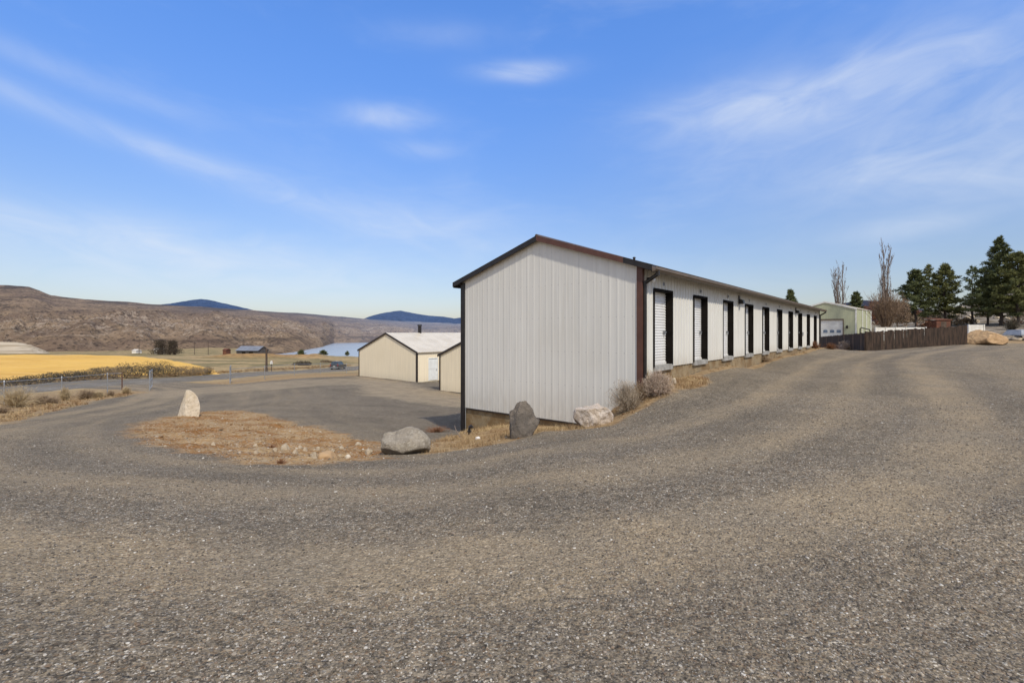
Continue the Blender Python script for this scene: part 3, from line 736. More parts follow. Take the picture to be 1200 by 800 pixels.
def storage_building():
    ang = math.atan2(BA[1], BA[0])
    R = thing('storage_building', 'long white steel storage building with ten roll-up doors and dark brown trim', 'building', (BC[0], BC[1], 0), ang)
    W, L = BW, BL
    EZ, RZ, GB, SB = 3.21, 4.25, -1.03, .53      # eave, ridge, gable sheet bottom, side sheet bottom
    sl = (RZ-EZ)/(W/2)
    ztop = lambda v: EZ+sl*(W/2-abs(v-W/2))
    mb = MB(); ribbed_wall(mb, lambda v, d, z: (-d, v, z), 0.0, W, lambda v: GB, lambda v: ztop(v)-.01, ridge=W/2, hgt=.0034, pitch=.2286)
    mb.build('gable_wall', M['wall'], R)
    mb = MB(); ribbed_wall(mb, lambda v, d, z: (L+d, v, z), 0.0, W, lambda v: -.6, lambda v: ztop(v)-.01, ridge=W/2)
    mb.build('gable_wall', M['wall'], R)
    D0, DW, DS, DB, DT = .78, 1.24, 3.05, .60, 2.62
    ops = [(D0+DS*k, D0+DS*k+DW, DB-.15, DT) for k in range(10)]
    mb = MB(); ribbed_wall(mb, lambda u, d, z: (u, -d, z), 0.0, L, lambda u: (.02 if u < .8 else SB), lambda u: EZ-.02, ops, hgt=.026)
    mb.build('side_wall', M['side'], R)
    mb = MB(); ribbed_wall(mb, lambda u, d, z: (u, W+d, z), 0.0, L, lambda u: GB, lambda u: EZ-.02)
    mb.build('side_wall', M['wall'], R)
    # foundation
    mb = MB()
    mb.box(.04, .25, .05, W-.04, -4.2, GB+.06); mb.box(L-.25, L-.04, .05, W-.04, -4.2, -.5)
    mb.box(.26, L-.26, .035, .24, -2.2, SB+.04); mb.box(.26, L-.26, W-.24, W-.035, -4.2, GB+.05)
    mb.build('foundation', M['found'], R)
    mb = MB(); mb.box(-.02, .03, .10, W-.06, GB-.05, GB-.004); mb.build('base_trim', M['brown'], R)
    # roof, rake and eave trim
    OV, FO = .33, .10
    mb = MB()
    roof_slab(mb, -FO, L+FO, -OV, EZ-OV*sl, W/2-.002, RZ, .05)
    roof_slab(mb, -FO, L+FO, W+OV, EZ-OV*sl, W/2+.002, RZ, .05)
    mb.tube([(-FO-.03, W/2, RZ+.065), (L+FO, W/2, RZ+.065)], .06, 8)
    mb.build('roof', M['roof'], R)
    def rake(v0, z0, v1, z1, mat):
        mb = MB(); u0, u1 = -FO-.045, -FO+.012
        mb.hexa([(u0,v0,z0-.075),(u1,v0,z0-.075),(u1,v1,z1-.075),(u0,v1,z1-.075),(u0,v0,z0+.075),(u1,v0,z0+.075),(u1,v1,z1+.075),(u0,v1,z1+.075)])
        mb.build('rake_trim', mat, R)
    zz = lambda v: EZ+sl*(W/2-abs(v-W/2))
    rake(W/2, RZ, .42, zz(.42), M['red']); rake(.416, zz(.416), -OV-.03, zz(-OV-.03), M['black'])
    rake(W+OV, zz(W+OV), W/2+.004, RZ-.002, M['black'])
    mb = MB(); mb.box(-FO+.015, L+FO, -OV-.025, -OV+.02, EZ-OV*sl-.10, EZ-OV*sl+.06); mb.build('fascia', M['brown'], R)
    mb = MB(); mb.box(-FO+.015, L+FO, W+OV-.02, W+OV+.025, EZ-OV*sl-.10, EZ-OV*sl+.06); mb.build('fascia', M['black'], R)
    mb = MB(); mb.hexa([(0,-OV+.02,EZ-OV*sl-.06),(L,-OV+.02,EZ-OV*sl-.06),(L,-.02,EZ-.10),(0,-.02,EZ-.10),
                        (0,-OV+.02,EZ-OV*sl-.04),(L,-OV+.02,EZ-OV*sl-.04),(L,-.02,EZ-.08),(0,-.02,EZ-.08)])
    mb.build('soffit', M['brown'], R)
    # gutter: an open K-shaped trough
    g0, gz = -OV-.03, EZ-OV*sl-.105
    prof = [(g0,gz+.12),(g0,gz),(g0-.07,gz),(g0-.115,gz+.05),(g0-.115,gz+.10),(g0-.13,gz+.12),(g0-.10,gz+.105),(g0-.10,gz+.055),(g0-.06,gz+.014),(g0-.014,gz+.014),(g0-.014,gz+.12)]
    mb = MB(); n = len(prof)
    mb.add([(-FO-.05, y, z) for y, z in prof]+[(L+FO+.05, y, z) for y, z in prof], [(k, (k+1) % n, n+(k+1) % n, n+k) for k in range(n)]+[tuple(range(n))[::-1], tuple(range(n, 2*n))])
    mb.build('gutter', M['gutter'], R)
    # corner trims
    mb = MB(); mb.box(-.028, .0, -.03, .10, -.45, EZ+.0); mb.box(-.028, .10, -.052, -.03, -.45, EZ-.05); mb.build('corner_trim', M['red'], R)
    mb = MB(); mb.box(-.035, .0, W-.13, W+.03, -2.6, EZ-.06); mb.box(-.035, .10, W+.031, W+.05, -2.6, EZ-.06); mb.build('corner_trim', M['black'], R)
    mb = MB(); mb.box(L-.10, L+.03, -.045, -.022, SB, EZ-.05); mb.build('corner_trim', M['brown'], R)
    mb = MB(); mb.tube([(-.02, W-.17, GB+.02), (-.02, W-.17, -2.5)], .014, 6); mb.build('conduit', M['steel'], R)
    # downspouts with an elbow under the eave
    for u, zb in ((.055, .0), (L-.12, .25)):
        mb = MB()
        for q in ([(u, g0-.06, gz+.02), (u, g0-.06, gz-.06), (u, -.085, gz-.26), (u, -.085, zb+.1), (u, -.20, zb)],):
            for a, b_ in zip(q, q[1:]):
                mb.tube([a, b_], .048, 8)
            for a in q[1:-1]: mb.tube([(a[0], a[1], a[2]-.035), (a[0], a[1], a[2]+.035)], .05, 8)
        mb.build('downspout', M['black'], R)
    # doors
    def rollup(k):
        u0 = D0+DS*k; u1 = u0+DW; rec = .17
        mb = MB(); z = DB+.01; nstrip = 0; pts = []
        while z < DT-.02:
            for dz, d in ((0,0),(.030,.0),(.042,.014),(.062,.014),(.074,0)):
                if z+dz < DT-.02: pts.append((z+dz, d))
            z += .075
        pts.append((DT-.015, 0))
        for (z0, d0), (z1, d1) in zip(pts, pts[1:]):
            if z1-z0 < 1e-6: continue
            mb.add([(u0+.02,rec-d0,z0),(u1-.02,rec-d0,z0),(u1-.02,rec-d1,z1),(u0+.02,rec-d1,z1)], [(0,1,2,3)])
        mb.box(u0+.02, u1-.02, rec-.03, rec+.01, DB-.02, DB+.05)
        d = mb.build('roll_up_door', M['rollup'], R)
        mb = MB()      # frame: deep jambs, head and thin face trim
        mb.box(u0-.045, u0+.012, -.038, -.027, DB-.05, DT+.05); mb.box(u1-.012, u1+.045, -.038, -.027, DB-.05, DT+.05)
        mb.box(u0+.012, u1-.012, -.038, -.027, DT-.0, DT+.05)
        mb.box(u0-.02, u0+.012, -.027, rec+.04, DB-.05, DT+.02); mb.box(u1-.012, u1+.02, -.027, rec+.04, DB-.05, DT+.02)
        mb.box(u0+.012, u1-.012, -.027, rec+.04, DT-.012, DT+.02)
        mb.build('frame', M['jamb'], d)
        mb = MB()      # slide latch and lock
        mb.box(u1-.23, u1-.09, rec-.035, rec-.012, 1.47, 1.53); mb.box(u1-.19, u1-.15, rec-.075, rec-.034, 1.475, 1.51); mb.box(u1-.11, u1-.03, rec-.045, rec-.03, 1.485, 1.515)
        mb.disc((u1-.165, rec-.05, 1.44), (0,-1,0), .028, .028, .02, 12)
        mb.build('latch', M['steel'], d)
        mb = MB(); mb.box(u0-.02, u1+.02, -.045, .16, DB-.15, DB-.022); mb.box(u0-.02, u1+.02, -.03, .14, DB-.021, DB-.004); mb.build('sill', M['sill'], d)
        mb = MB(); mb.box((u0+u1)/2-.055, (u0+u1)/2+.055, -.036, -.027, DT+.15, DT+.25); mb.build('number_plate', M['steel'], d)
        mb = MB(); mb.box((u0+u1)/2-.03, (u0+u1)/2+.03, -.039, -.0365, DT+.165, DT+.235); mb.build('plate_recess', M['brown'], d)
        return d
    for k in range(10): rollup(k)
    for u in (D0+DS*3-.98, D0+DS*7-.9):
        mb = MB(); mb.box(u-.09, u+.09, -.055, -.018, 2.62, 2.94)
        mb.hexa([(u-.12,-.22,2.62),(u+.12,-.22,2.62),(u+.12,-.056,2.60),(u-.12,-.056,2.60),(u-.12,-.20,2.76),(u+.12,-.20,2.76),(u+.12,-.056,2.80),(u-.12,-.056,2.80)])
        l = mb.build('wall_light', M['black'], R)
        mb = MB(); mb.box(u-.09, u+.09, -.20, -.08, 2.59, 2.601); mb.build('lens', M['lamp_white'], l)
    mb = MB(); mb.tube([(.34,-.02,2.88),(.34,-.10,2.88)], .03, 10); mb.tube([(.34,-.10,2.89),(.30,-.20,2.82)], [.03,.065], 12)
    l = mb.build('floodlight', M['brown'], R)
    mb = MB(); mb.tube([(.299,-.203,2.817),(.285,-.23,2.80)], [.062,.03], 12); mb.build('lens', M['lamp_white'], l)
    mb = MB(); mb.box(D0+DS*7+DW+.30, D0+DS*7+DW+.42, -.05, -.018, 1.28, 1.5); mb.build('outlet_box', M['steel'], R)
    mb = MB(); mb.tube([(.0,.18,ztop(.18)+.06),(.0,.18,ztop(.18)+.12)], .03, 8); mb.tube([(.0,.18,ztop(.18)+.12),(.0,.18,ztop(.18)+.145)], [.045,.03], 8); mb.build('rake_vent', M['black'], R)
storage_building()

def simple_gable(name, label, corner, a_dir, Wd, Ln, z0, ze, zr, wallm, roofm, trimm, extra=None, side_ops=(), gable_ops=(), ov=.2):
    """corner: near right corner of the gable; a_dir: direction of the long side; across direction is to its left"""
    ang = math.atan2(a_dir[1], a_dir[0])
    R = thing(name, label, 'building', (corner[0], corner[1], z0), ang)
    E, Rz = ze-z0, zr-z0; sl = (Rz-E)/(Wd/2)
    zt = lambda v: E+sl*(Wd/2-abs(v-Wd/2))
    for u_, s_, ops in ((0,-1,gable_ops),(Ln,1,())):
        mb = MB(); ribbed_wall(mb, lambda v, d, z: (u_+s_*d, v, z), 0, Wd, lambda v: -.02, lambda v: zt(v)-.01, ops, Wd/2, .305, .007); mb.build('gable_wall', wallm, R)
    mb = MB(); ribbed_wall(mb, lambda u, d, z: (u, -d, z), 0, Ln, lambda u: -.02, lambda u: E-.01, side_ops, None, .305, .009); mb.build('side_wall', wallm, R)
    mb = MB(); ribbed_wall(mb, lambda u, d, z: (u, Wd+d, z), 0, Ln, lambda u: -.02, lambda u: E-.01, (), None, .305, .009); mb.build('side_wall', wallm, R)
    mb = MB(); mb.box(.03, Ln-.03, .03, Wd-.03, -1.5, -.0); mb.build('foundation', M['found_grey'], R)
    mb = MB(); roof_slab(mb, -.06, Ln+.06, -ov, E-ov*sl, Wd/2-.002, Rz, .05, .6); roof_slab(mb, -.06, Ln+.06, Wd+ov, E-ov*sl, Wd/2+.002, Rz, .05, .6); mb.build('roof', roofm, R)
    for (v0, v1) in ((-ov, Wd/2), (Wd+ov, Wd/2)):
        for ua, ub in ((-.10,-.062), (Ln+.062, Ln+.10)):
            mb = MB(); zA, zB = E-ov*sl, Rz
            mb.hexa([(ua,v0,zA-.12),(ub,v0,zA-.12),(ub,v1,zB-.12),(ua,v1,zB-.12),(ua,v0,zA+.08),(ub,v0,zA+.08),(ub,v1,zB+.08),(ua,v1,zB+.08)]); mb.build('rake_trim', trimm, R)
    for u_, v_ in ((0,0),(0,Wd),(Ln,0),(Ln,Wd)):
        s1 = -1 if u_ == 0 else 1; s2 = -1 if v_ == 0 else 1
        mb = MB(); x0, x1 = sorted((u_+s1*.035, u_-s1*.13)); y0, y1 = sorted((v_+s2*.035, v_+s2*.024)); mb.box(x0, x1, y0, y1, -.02, E-.08)
        x0, x1 = sorted((u_+s1*.034, u_+s1*.024)); y0, y1 = sorted((v_+s2*.023, v_-s2*.12)); mb.box(x0, x1, y0, y1, -.02, E-.04); mb.build('corner_trim', trimm, R)
    return R, E, sl
# cream buildings in the lower yard
aD = (.637, .771)
c1 = (-.1975*48.4, 48.4)
R1, E1, _ = simple_gable('shed_building', 'wide cream metal building with white roof and vent pipe in lower yard', c1, aD, 10.2, 22, -3.55, -.50, 1.38, M['cream'], M['whiteroof'], M['brown'], side_ops=[(1.55,2.75,.05,2.35)])
mb = MB(); mb.box(1.60,2.70,.02,.06,.08,2.30); 
for z0, z1 in ((.25,1.05),(1.25,2.15)): mb.box(1.75,2.55,.005,.0195,z0,z1)
d = mb.build('door', M['whitetrim'], R1)
mb = MB(); mb.box(1.50,1.598,-.03,.06,.05,2.40); mb.box(2.702,2.80,-.03,.06,.05,2.40); mb.box(1.598,2.702,-.03,.06,2.302,2.40); mb.build('frame', M['whitetrim'], d)
mb = MB(); mb.tube([(2.58,.02,1.15),(2.58,-.05,1.15)], .03, 8); mb.disc((2.58,-.05,1.15),(0,-1,0),.05,.04,.03,10); mb.build('handle', M['steel'], d)
mb = MB(); mb.tube([(4.6,5.1,4.8),(4.6,5.1,5.75)], .20, 12); mb.tube([(4.6,5.1,5.76),(4.6,5.1,5.92)], [.30,.24], 12); mb.build('vent_pipe', M['black'], R1)
c2 = (-6.0+.771*5.4, 40-.637*5.4)
R2, E2, _ = simple_gable('shed_building', 'smaller cream metal building half hidden behind white storage building', c2, aD, 5.4, 16, -3.3, -.36, .70, M['cream'], M['whiteroof'], M['brown'])
# sage green shop
gA = Vector((1.0, 1.0, 0)).normalized()
gc = np.array([.714*64, 64.0])
RG, EG, slG = simple_gable('shop_building', 'sage green metal shop with white overhead door behind wood fence', gc, (gA.x, gA.y), 7.1, 11.0, -.45, 4.62, 5.66, M['green'], M['whiteroof'], M['whitetrim'], gable_ops=[(1.5,5.6,.0,3.62)], ov=.10)
mb = MB()
z = .02
while z < 3.55:
    mb.box(.09, .13, 1.52, 5.58, z, min(z+.585, 3.58)); z += .60
d = mb.build('overhead_door', M['whitetrim'], RG)
for k in range(5):
    mb = MB(); y0 = 1.72+k*.78; mb.box(.075, .0895, y0, y0+.50, 1.86, 2.22)
    mb.tube([(.082,y0+.02,2.20),(.082,y0+.25,2.28),(.082,y0+.48,2.20)], .02, 6); mb.build('window', M['doorwin'], d)
mb = MB(); mb.box(-.05,.14,1.38,1.50,0,3.75); mb.box(-.05,.14,5.60,5.72,0,3.75); mb.box(-.05,.14,1.501,5.599,3.59,3.75); mb.build('frame', M['gutter'], d)
for u in (3.8, 6.7, 10.0):
    mb = MB(); mb.tube([(u,-.08,.1),(u,-.08,EG-.1)], .07, 8); mb.build('downspout', M['whitetrim'], RG)
mb = MB(); mb.box(-.16,-.03,.90,1.12,2.45,2.75); mb.box(-.12,-.03,.93,1.09,2.76,2.85); mb.build('wall_light', M['black'], RG)

# ------------------------------------------------------------------ rocks
def make_rock(name, seed, size, mat, cuts=9, rough=.08, level=5, extra=()):
    import bmesh
    bm = bmesh.new(); bmesh.ops.create_icosphere(bm, subdivisions=level, radius=1)
    r = random.Random(seed)
    planes = [(Vector((r.gauss(0,1), r.gauss(0,1), r.gauss(0,.8))).normalized(), r.uniform(.48,.84)) for _ in range(cuts)]
    planes += [(Vector(n).normalized(), d) for n, d in extra] + [(Vector((0,0,-1)), .42)]
    off = Vector((seed*3.1, seed*1.7, 0))
    for v in bm.verts:
        q = v.co.copy()
        for n, d in planes:
            k = q.dot(n)-d
            if k > 0: q -= n*k*.985
        nn = mnoise.fractal(q*1.8+off, 1.0, 2.0, 5)*rough + mnoise.fractal(q*6+off, 1.0, 2.0, 4)*rough*.35
        q += q.normalized()*nn
        v.co = q
    xs = [v.co for v in bm.verts]
    lo = Vector([min(q[i] for q in xs) for i in range(3)]); hi = Vector([max(q[i] for q in xs) for i in range(3)])
    for v in bm.verts:
        v.co = Vector([(v.co[i]-lo[i])/(hi[i]-lo[i])*size[i]-(size[i]/2 if i < 2 else 0) for i in range(3)])
    me = bpy.data.meshes.new(name); bm.to_mesh(me); bm.free()
    me.set_sharp_from_angle(angle=math.radians(24)) if False else None
    me.polygons.foreach_set('use_smooth', [True]*len(me.polygons)); me.materials.append(mat)
    o = bpy.data.objects.new(name, me); COL.objects.link(o); return o
def put_rock(label, px, py, Y, wpx, hpx, depth, mat, seed, rz=0, sink=.12, group=None, name='boulder', cat='boulder', **kw):
    if Y is None: X, Y, z = hit(px, py)
    else: X = (px-CX)/F*Y
    w = wpx/F*Y; hh = hpx/F*Y
    o = make_rock(name, seed, (w, depth*w, hh*(1+sink)), mat, **kw)
    o.location = (X, Y+depth*w*.3, EYE+(HY-py)/F*Y-hh*sink); o.rotation_euler = (0,0,rz)
    return tag(o, label, cat, group)
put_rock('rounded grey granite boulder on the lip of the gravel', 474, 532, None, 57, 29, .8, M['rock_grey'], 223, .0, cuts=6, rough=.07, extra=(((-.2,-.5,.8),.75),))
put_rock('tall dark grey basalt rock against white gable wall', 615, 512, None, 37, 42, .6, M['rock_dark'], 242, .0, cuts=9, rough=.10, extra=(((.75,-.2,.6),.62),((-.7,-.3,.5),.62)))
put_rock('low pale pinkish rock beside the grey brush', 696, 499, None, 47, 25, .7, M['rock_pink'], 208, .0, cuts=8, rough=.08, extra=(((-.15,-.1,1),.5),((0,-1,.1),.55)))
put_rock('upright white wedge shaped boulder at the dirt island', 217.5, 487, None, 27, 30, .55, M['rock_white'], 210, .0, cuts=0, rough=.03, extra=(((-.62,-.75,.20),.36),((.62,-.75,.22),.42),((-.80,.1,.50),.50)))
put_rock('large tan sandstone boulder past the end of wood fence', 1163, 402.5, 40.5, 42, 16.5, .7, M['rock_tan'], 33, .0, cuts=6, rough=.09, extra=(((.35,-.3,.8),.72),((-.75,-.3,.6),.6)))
small = [(334,527,9,6,'stone','largest cream stone on the near side of the dirt island'),(346,531,6,4,'stone','small flat stone just right of the largest cream stone'),
 (368,536.5,8,6,'stone','round pale stone left of the wide tan stone'),(383,538,22,8,'rock_tan','wide low tan stone at the gravel edge'),
 (357,529,6,4,'stone',None),(373,528,5,4,'stone',None),(390,529,5,3,'stone',None),(408,537,7,4,'rock_white','small white stone at the gravel edge right of wide tan stone'),
 (432,533,9,6,'stone','pale stone touching the left side of grey granite boulder'),(300,531,5,3,'stone',None),(322,528,5,3,'stone',None),(352,526,5,4,'stone',None),(420,521,7,3,'stone',None),(300,523,6,3,'stone',None),(250,521,5,2.5,'stone',None),(400,526,6,3,'stone',None)]
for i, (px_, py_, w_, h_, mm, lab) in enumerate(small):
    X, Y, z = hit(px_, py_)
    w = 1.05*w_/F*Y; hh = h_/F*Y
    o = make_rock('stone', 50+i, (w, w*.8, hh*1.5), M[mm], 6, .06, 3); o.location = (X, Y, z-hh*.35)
    tag(o, lab or 'one of the tiny cream pebbles scattered over the dirt island', 'stone', None if lab else 'tiny stones on the dirt island')
for i, (px_, py_, w_, h_, lab) in enumerate(((1130,401.5,6,3.5,'tiny pale stone at the end of the wood fence'),(789.5,450,5.5,6,'small tan stone at the right of the pinkish brush'),(1192,399,10,4,'pale stone on the verge right of tan boulder'))):
    X, Y, z = hit(px_, py_); w = w_/F*Y
    o = make_rock('stone', 80+i, (w, w, h_/F*Y*1.3), M['stone'], 6, .06, 3); o.location = (X, Y, z-.05*w); tag(o, lab, 'stone')

# ------------------------------------------------------------------ brush, weeds and shrubs
def brush(name, seed, rad, hgt, n, mat, spread=1.0, curl=.5, width=.006, segs=4, twigs=3, lean=(0,0)):
    """a dry bush: many curved, forking, ribbon-thin stems from one crown"""
    r = random.Random(seed); mb = MB()
    def ribbon(pts, w):
        vs = []; side = Vector((r.uniform(-1,1), r.uniform(-1,1), r.uniform(-.4,.4))).normalized()
        for i, q in enumerate(pts):
            ww = w*(1-.75*i/(len(pts)-1)); vs += [q-side*ww, q+side*ww]
        mb.add(vs, [(2*i,2*i+1,2*i+3,2*i+2) for i in range(len(pts)-1)])
    for _ in range(n):
        a = r.uniform(0, 2*math.pi); el = r.uniform(.05, 1.0)**(.8/spread)
        d = Vector((math.cos(a)*math.cos(el*1.5), math.sin(a)*math.cos(el*1.5), math.sin(el*1.5)+.05))
        L = r.uniform(.55, 1.05); q = Vector((r.gauss(0,.06)*rad, r.gauss(0,.06)*rad, 0)); pts = [q.copy()]
        bend = Vector((r.gauss(0,.5), r.gauss(0,.5), r.gauss(0,.35)))*curl
        for k in range(segs):
            d2 = (d+bend*((k+1)/segs)).normalized()
            q = q+Vector((d2.x*rad, d2.y*rad, d2.z*hgt))*(L/segs) + Vector((lean[0], lean[1], 0))*(L/segs); q.z = max(q.z, .01)
            pts.append(q.copy())
        ribbon(pts, width)
        for _k in range(twigs):
            i = r.randrange(1, len(pts)); st = pts[i]; dd = Vector((r.gauss(0,1), r.gauss(0,1), r.gauss(.3,.7))).normalized()
            ln = r.uniform(.10,.26); p1 = st+Vector((dd.x*rad, dd.y*rad, dd.z*hgt))*ln*.5
            p2 = p1+Vector((dd.x*rad+r.gauss(0,.3)*rad, dd.y*rad+r.gauss(0,.3)*rad, dd.z*hgt))*ln*.5
            ribbon([st, p1, p2], width*.7)
    return mb.build(name, mat)
def put_brush(label, px, py, wpx, hpx, mat, seed, n=260, Y=None, name='dry_bush', cat='bush', group=None, **kw):
    if Y is None: X, Y, z = hit(px, py)
    else: X = (px-CX)/F*Y; z = h1(X, Y)
    kw.setdefault('width', max(.0035, .00045*Y))
    o = brush(name, seed, wpx/2/F*Y, hpx/F*Y, n, mat, **kw); o.location = (X, Y, z-.02)
    return tag(o, label, cat, group)
put_brush('grey spindly dry bush hanging below the gable wall corner', 738, 480, 52, 34, M['tumble_grey'], 1, 900, lean=(-.14,0), twigs=4)
put_brush('pinkish dense dry bush at the red brown corner trim', 771, 462, 44, 27, M['tumble_pink'], 2, 1500, curl=.8, twigs=6)
put_brush('small tan dry bush between the grey and pinkish bushes', 750, 470, 34, 24, M['tumble'], 3, 800, curl=.8)
put_brush('pale straw tuft at the foot of the downspout', 757, 450, 20, 17, M['straw'], 4, 420)
put_brush('russet weeds growing against the exposed foundation', 571, 499, 36, 15, M['weed_red'], 5, 150, curl=.7)
put_brush('dark red brown weed patch left of the black corner trim', 512, 506, 46, 8, M['weed_red'], 6, 200, curl=.9)
put_brush('lone russet weed at the near edge of the dirt island', 329, 543, 18, 8, M['weed_red'], 7, 130, width=.003)
put_brush('flat brown weed in the middle of the dirt island', 318, 524, 22, 5, M['weed_red'], 8, 100, width=.003)
put_brush('tiny dark weed on the far side of the dirt island', 259, 504, 9, 4, M['sage_tan'], 9, 80, width=.004)
put_brush('tall dry weed standing against the fifth storage door', 898, 419, 9, 17, M['straw'], 10, 60, curl=.3)
put_brush('tan tumbleweed lodged along the storage foundation', 893, 424, 30, 9, M['tumble'], 11, 420, curl=.9)
put_brush('rusty weeds at the far corner of the storage building', 955, 408, 16, 9, M['weed_red'], 12, 200)
put_brush('rusty dry bush in front of the wood fence left end', 973, 409, 20, 8, M['weed_red'], 13, 240)
put_brush('pale tumbleweed pile in front of the wood fence', 996, 410, 34, 11, M['tumble_pink'], 14, 480, curl=.9)
put_brush('grey green brush at the left side of tan boulder', 1141, 400.5, 26, 12, M['sage_tan'], 15, 260, Y=41.5)
put_brush('round grey sage bush behind the tan boulder', 1186, 389, 22, 13, M['sage'], 16, 300, Y=58)
for i, (px_, py_, w_, h_, mm, lab) in enumerate((
  (18,477,54,25,'straw','largest straw coloured tumbleweed at the chain link fence'),(50,473,32,11,'tumble','low brown tumbleweed beside the largest one'),
  (76,469,14,15,'straw','thin upright dry tuft at the second fence post'),(101,467,26,11,'tumble','brown tumbleweed between the second and third fence posts'),
  (115,466,18,8,'straw','pale tuft just before the third fence post'),(148,461,11,8,'straw','pale tuft at the foot of the brown gate post'),(130,464,10,6,'tumble','little brown tuft under the third fence post'),(60,473,24,8,'tumble','low tan tuft left of the second fence post'))):
    put_brush(lab, px_, py_, w_*1.1, h_*1.05, M[mm], 20+i, 520, curl=.8, group='dry tufts along the chain link fence')
put_brush('dry tuft at the left edge below the fence', 3, 484, 30, 10, M['tumble'], 33, 200)
# bent stick and litter near the corner
X, Y, z = hit(541, 514)
mb = MB(); mb.tube([(0,0,.0),(-.08,.02,.10),(-.16,.03,.24),(-.20,.05,.36)], [.014,.012,.010,.006], 6); mb.tube([(0,0,.02),(.1,-.03,.01),(.2,0,.03)], .012, 6)
o = mb.build('stick', M['twig']); o.location = (X, Y, z); tag(o, 'bent pale stick leaning at the black building corner', 'stick')
X, Y, z = hit(550, 509)
mb = MB(); mb.tube([(0,0,-.05),(0,0,.20)], .035, 10); mb.tube([(0,0,.20),(.06,0,.25),(.10,0,.20)], [.05,.05,.04], 10); mb.tube([(-.06,0,.10),(.06,0,.10)], .03, 8)
o = mb.build('standpipe', M['black']); o.location = (X, Y, z); tag(o, 'short black standpipe at the foundation corner', 'standpipe')
X, Y, z = hit(560, 515)
o = make_rock('litter', 91, (.12,.06,.07), M['litter'], 8, .2, 3); o.location = (X, Y, z); tag(o, 'crumpled white litter on the straw bank', 'litter')

# low dry grass on the banks and verges
def dry_grass():
    def area(poly, n, lo=-1e9):
        poly = np.asarray(poly, float); x0, y0 = poly.min(0); x1, y1 = poly.max(0)
        X = rng.uniform(x0, x1, n); Y = rng.uniform(y0, y1, n); k = sd_poly(poly, X, Y) > .03
        k &= fbm(X*1.3, Y*1.3, 3, 91) > .47
        return X[k], Y[k]
    A = [area(bank, 6500), area(island, 900), area(footing, 5000)]
    verge = hp((0,499),(40,488.5),(75,479.5),(110,471.5),(150,464),(160,461)) + [(fx(38.5)-.4,38.5),(fx(30)-1.2,30),(fx(24)-1.5,24),(-26,13)]
    V1 = area(verge, 9000); A.append(V1)
    off = np.c_[ROADP[:,0]-5.6, ROADP[:,1]]; off2 = np.c_[ROADP[:,0]-8.6, ROADP[:,1]]; kk = (ROADP[:,1] > 38) & (ROADP[:,1] < 130)
    A.append(area(np.vstack([off[kk], off2[kk][::-1]]), 16000))
    X = np.concatenate([a[0] for a in A]); Y = np.concatenate([a[1] for a in A]); k = np.concatenate([np.full(len(a[0]), i) for i, a in enumerate(A)])
    nb = 9; n = len(X)
    sz = np.where(k == 4, .24, np.where(k == 3, .11, np.where(k == 1, .06, .085)))*rng.uniform(.5, 1.5, n)
    X = np.repeat(X, nb)+rng.normal(0, .05, n*nb); Y = np.repeat(Y, nb)+rng.normal(0, .05, n*nb); sz = np.repeat(sz, nb)*rng.uniform(.6, 1.3, n*nb)
    Z = h(X, Y)-.01; a = rng.uniform(0, 6.283, n*nb); w = np.maximum(.003, .00034*np.hypot(X, Y)); ln = rng.uniform(.2, 1.1, n*nb)
    base = np.stack([X, Y, Z], 1); d = np.stack([np.cos(a), np.sin(a), 0*a], 1); sdv = np.stack([-np.sin(a), np.cos(a), 0*a], 1)*w[:,None]
    tip = base+d*(sz*ln)[:,None]+np.stack([0*a, 0*a, sz], 1)
    Vv = np.stack([base-sdv, base+sdv, tip], 1).reshape(-1,3)
    m, t, b = new_mat('dry_grass'); p = pos(t)
    c = t.mix(t.ss(t.noise(1.2, 4, p), .36, .62), (.44,.32,.17), (.27,.175,.09)); c = t.mix(t.math('MULTIPLY', t.ss(t.noise(.5, 3, p), .52, .66), .5), c, (.22,.105,.05))
    t.l(c, b.inputs['Base Color']); b.inputs['Roughness'].default_value = .95; b.inputs['Specular IOR Level'].default_value = .1
    o = np_mesh('dry_grass', Vv, np.arange(len(Vv)).reshape(-1,3), m, False); o['kind'] = 'stuff'; o['label'] = 'short dry straw grass on the banks and verges'; o['category'] = 'grass'

# sagebrush along the far side of the road: leafy clumps
def leafy(name, seed, rad, hgt, n, mat, leaf=.09, lumps=7):
    r = random.Random(seed); mb = MB()
    cs = [(Vector((r.gauss(0,.45)*rad, r.gauss(0,.45)*rad, r.uniform(.30,.75)*hgt)), r.uniform(.35,.6)) for _ in range(lumps)]
    for i in range(n):
        c, s = cs[r.randrange(lumps)]
        d = Vector((r.gauss(0,1), r.gauss(0,1), r.gauss(0,1))).normalized()*r.uniform(.5,1)**.5
        q = c+Vector((d.x*rad*s, d.y*rad*s, d.z*hgt*s*.8)); q.z = max(q.z, .02)
        a = Vector((r.gauss(0,1), r.gauss(0,1), r.gauss(0,1))).normalized(); b_ = a.cross(Vector((r.gauss(0,1), r.gauss(0,1), r.gauss(0,1)))).normalized()
        l = leaf*r.uniform(.6,1.5)
        mb.add([q-b_*l*.4, q+b_*l*.4, q+a*l*1.4], [(0,1,2)])
    for i in range(10):
        a = r.uniform(0,6.28); mb.tube([(0,0,-.1),(math.cos(a)*rad*.4, math.sin(a)*rad*.4, hgt*.5)], [.03,.012], 4)
    return mb.build(name, mat)
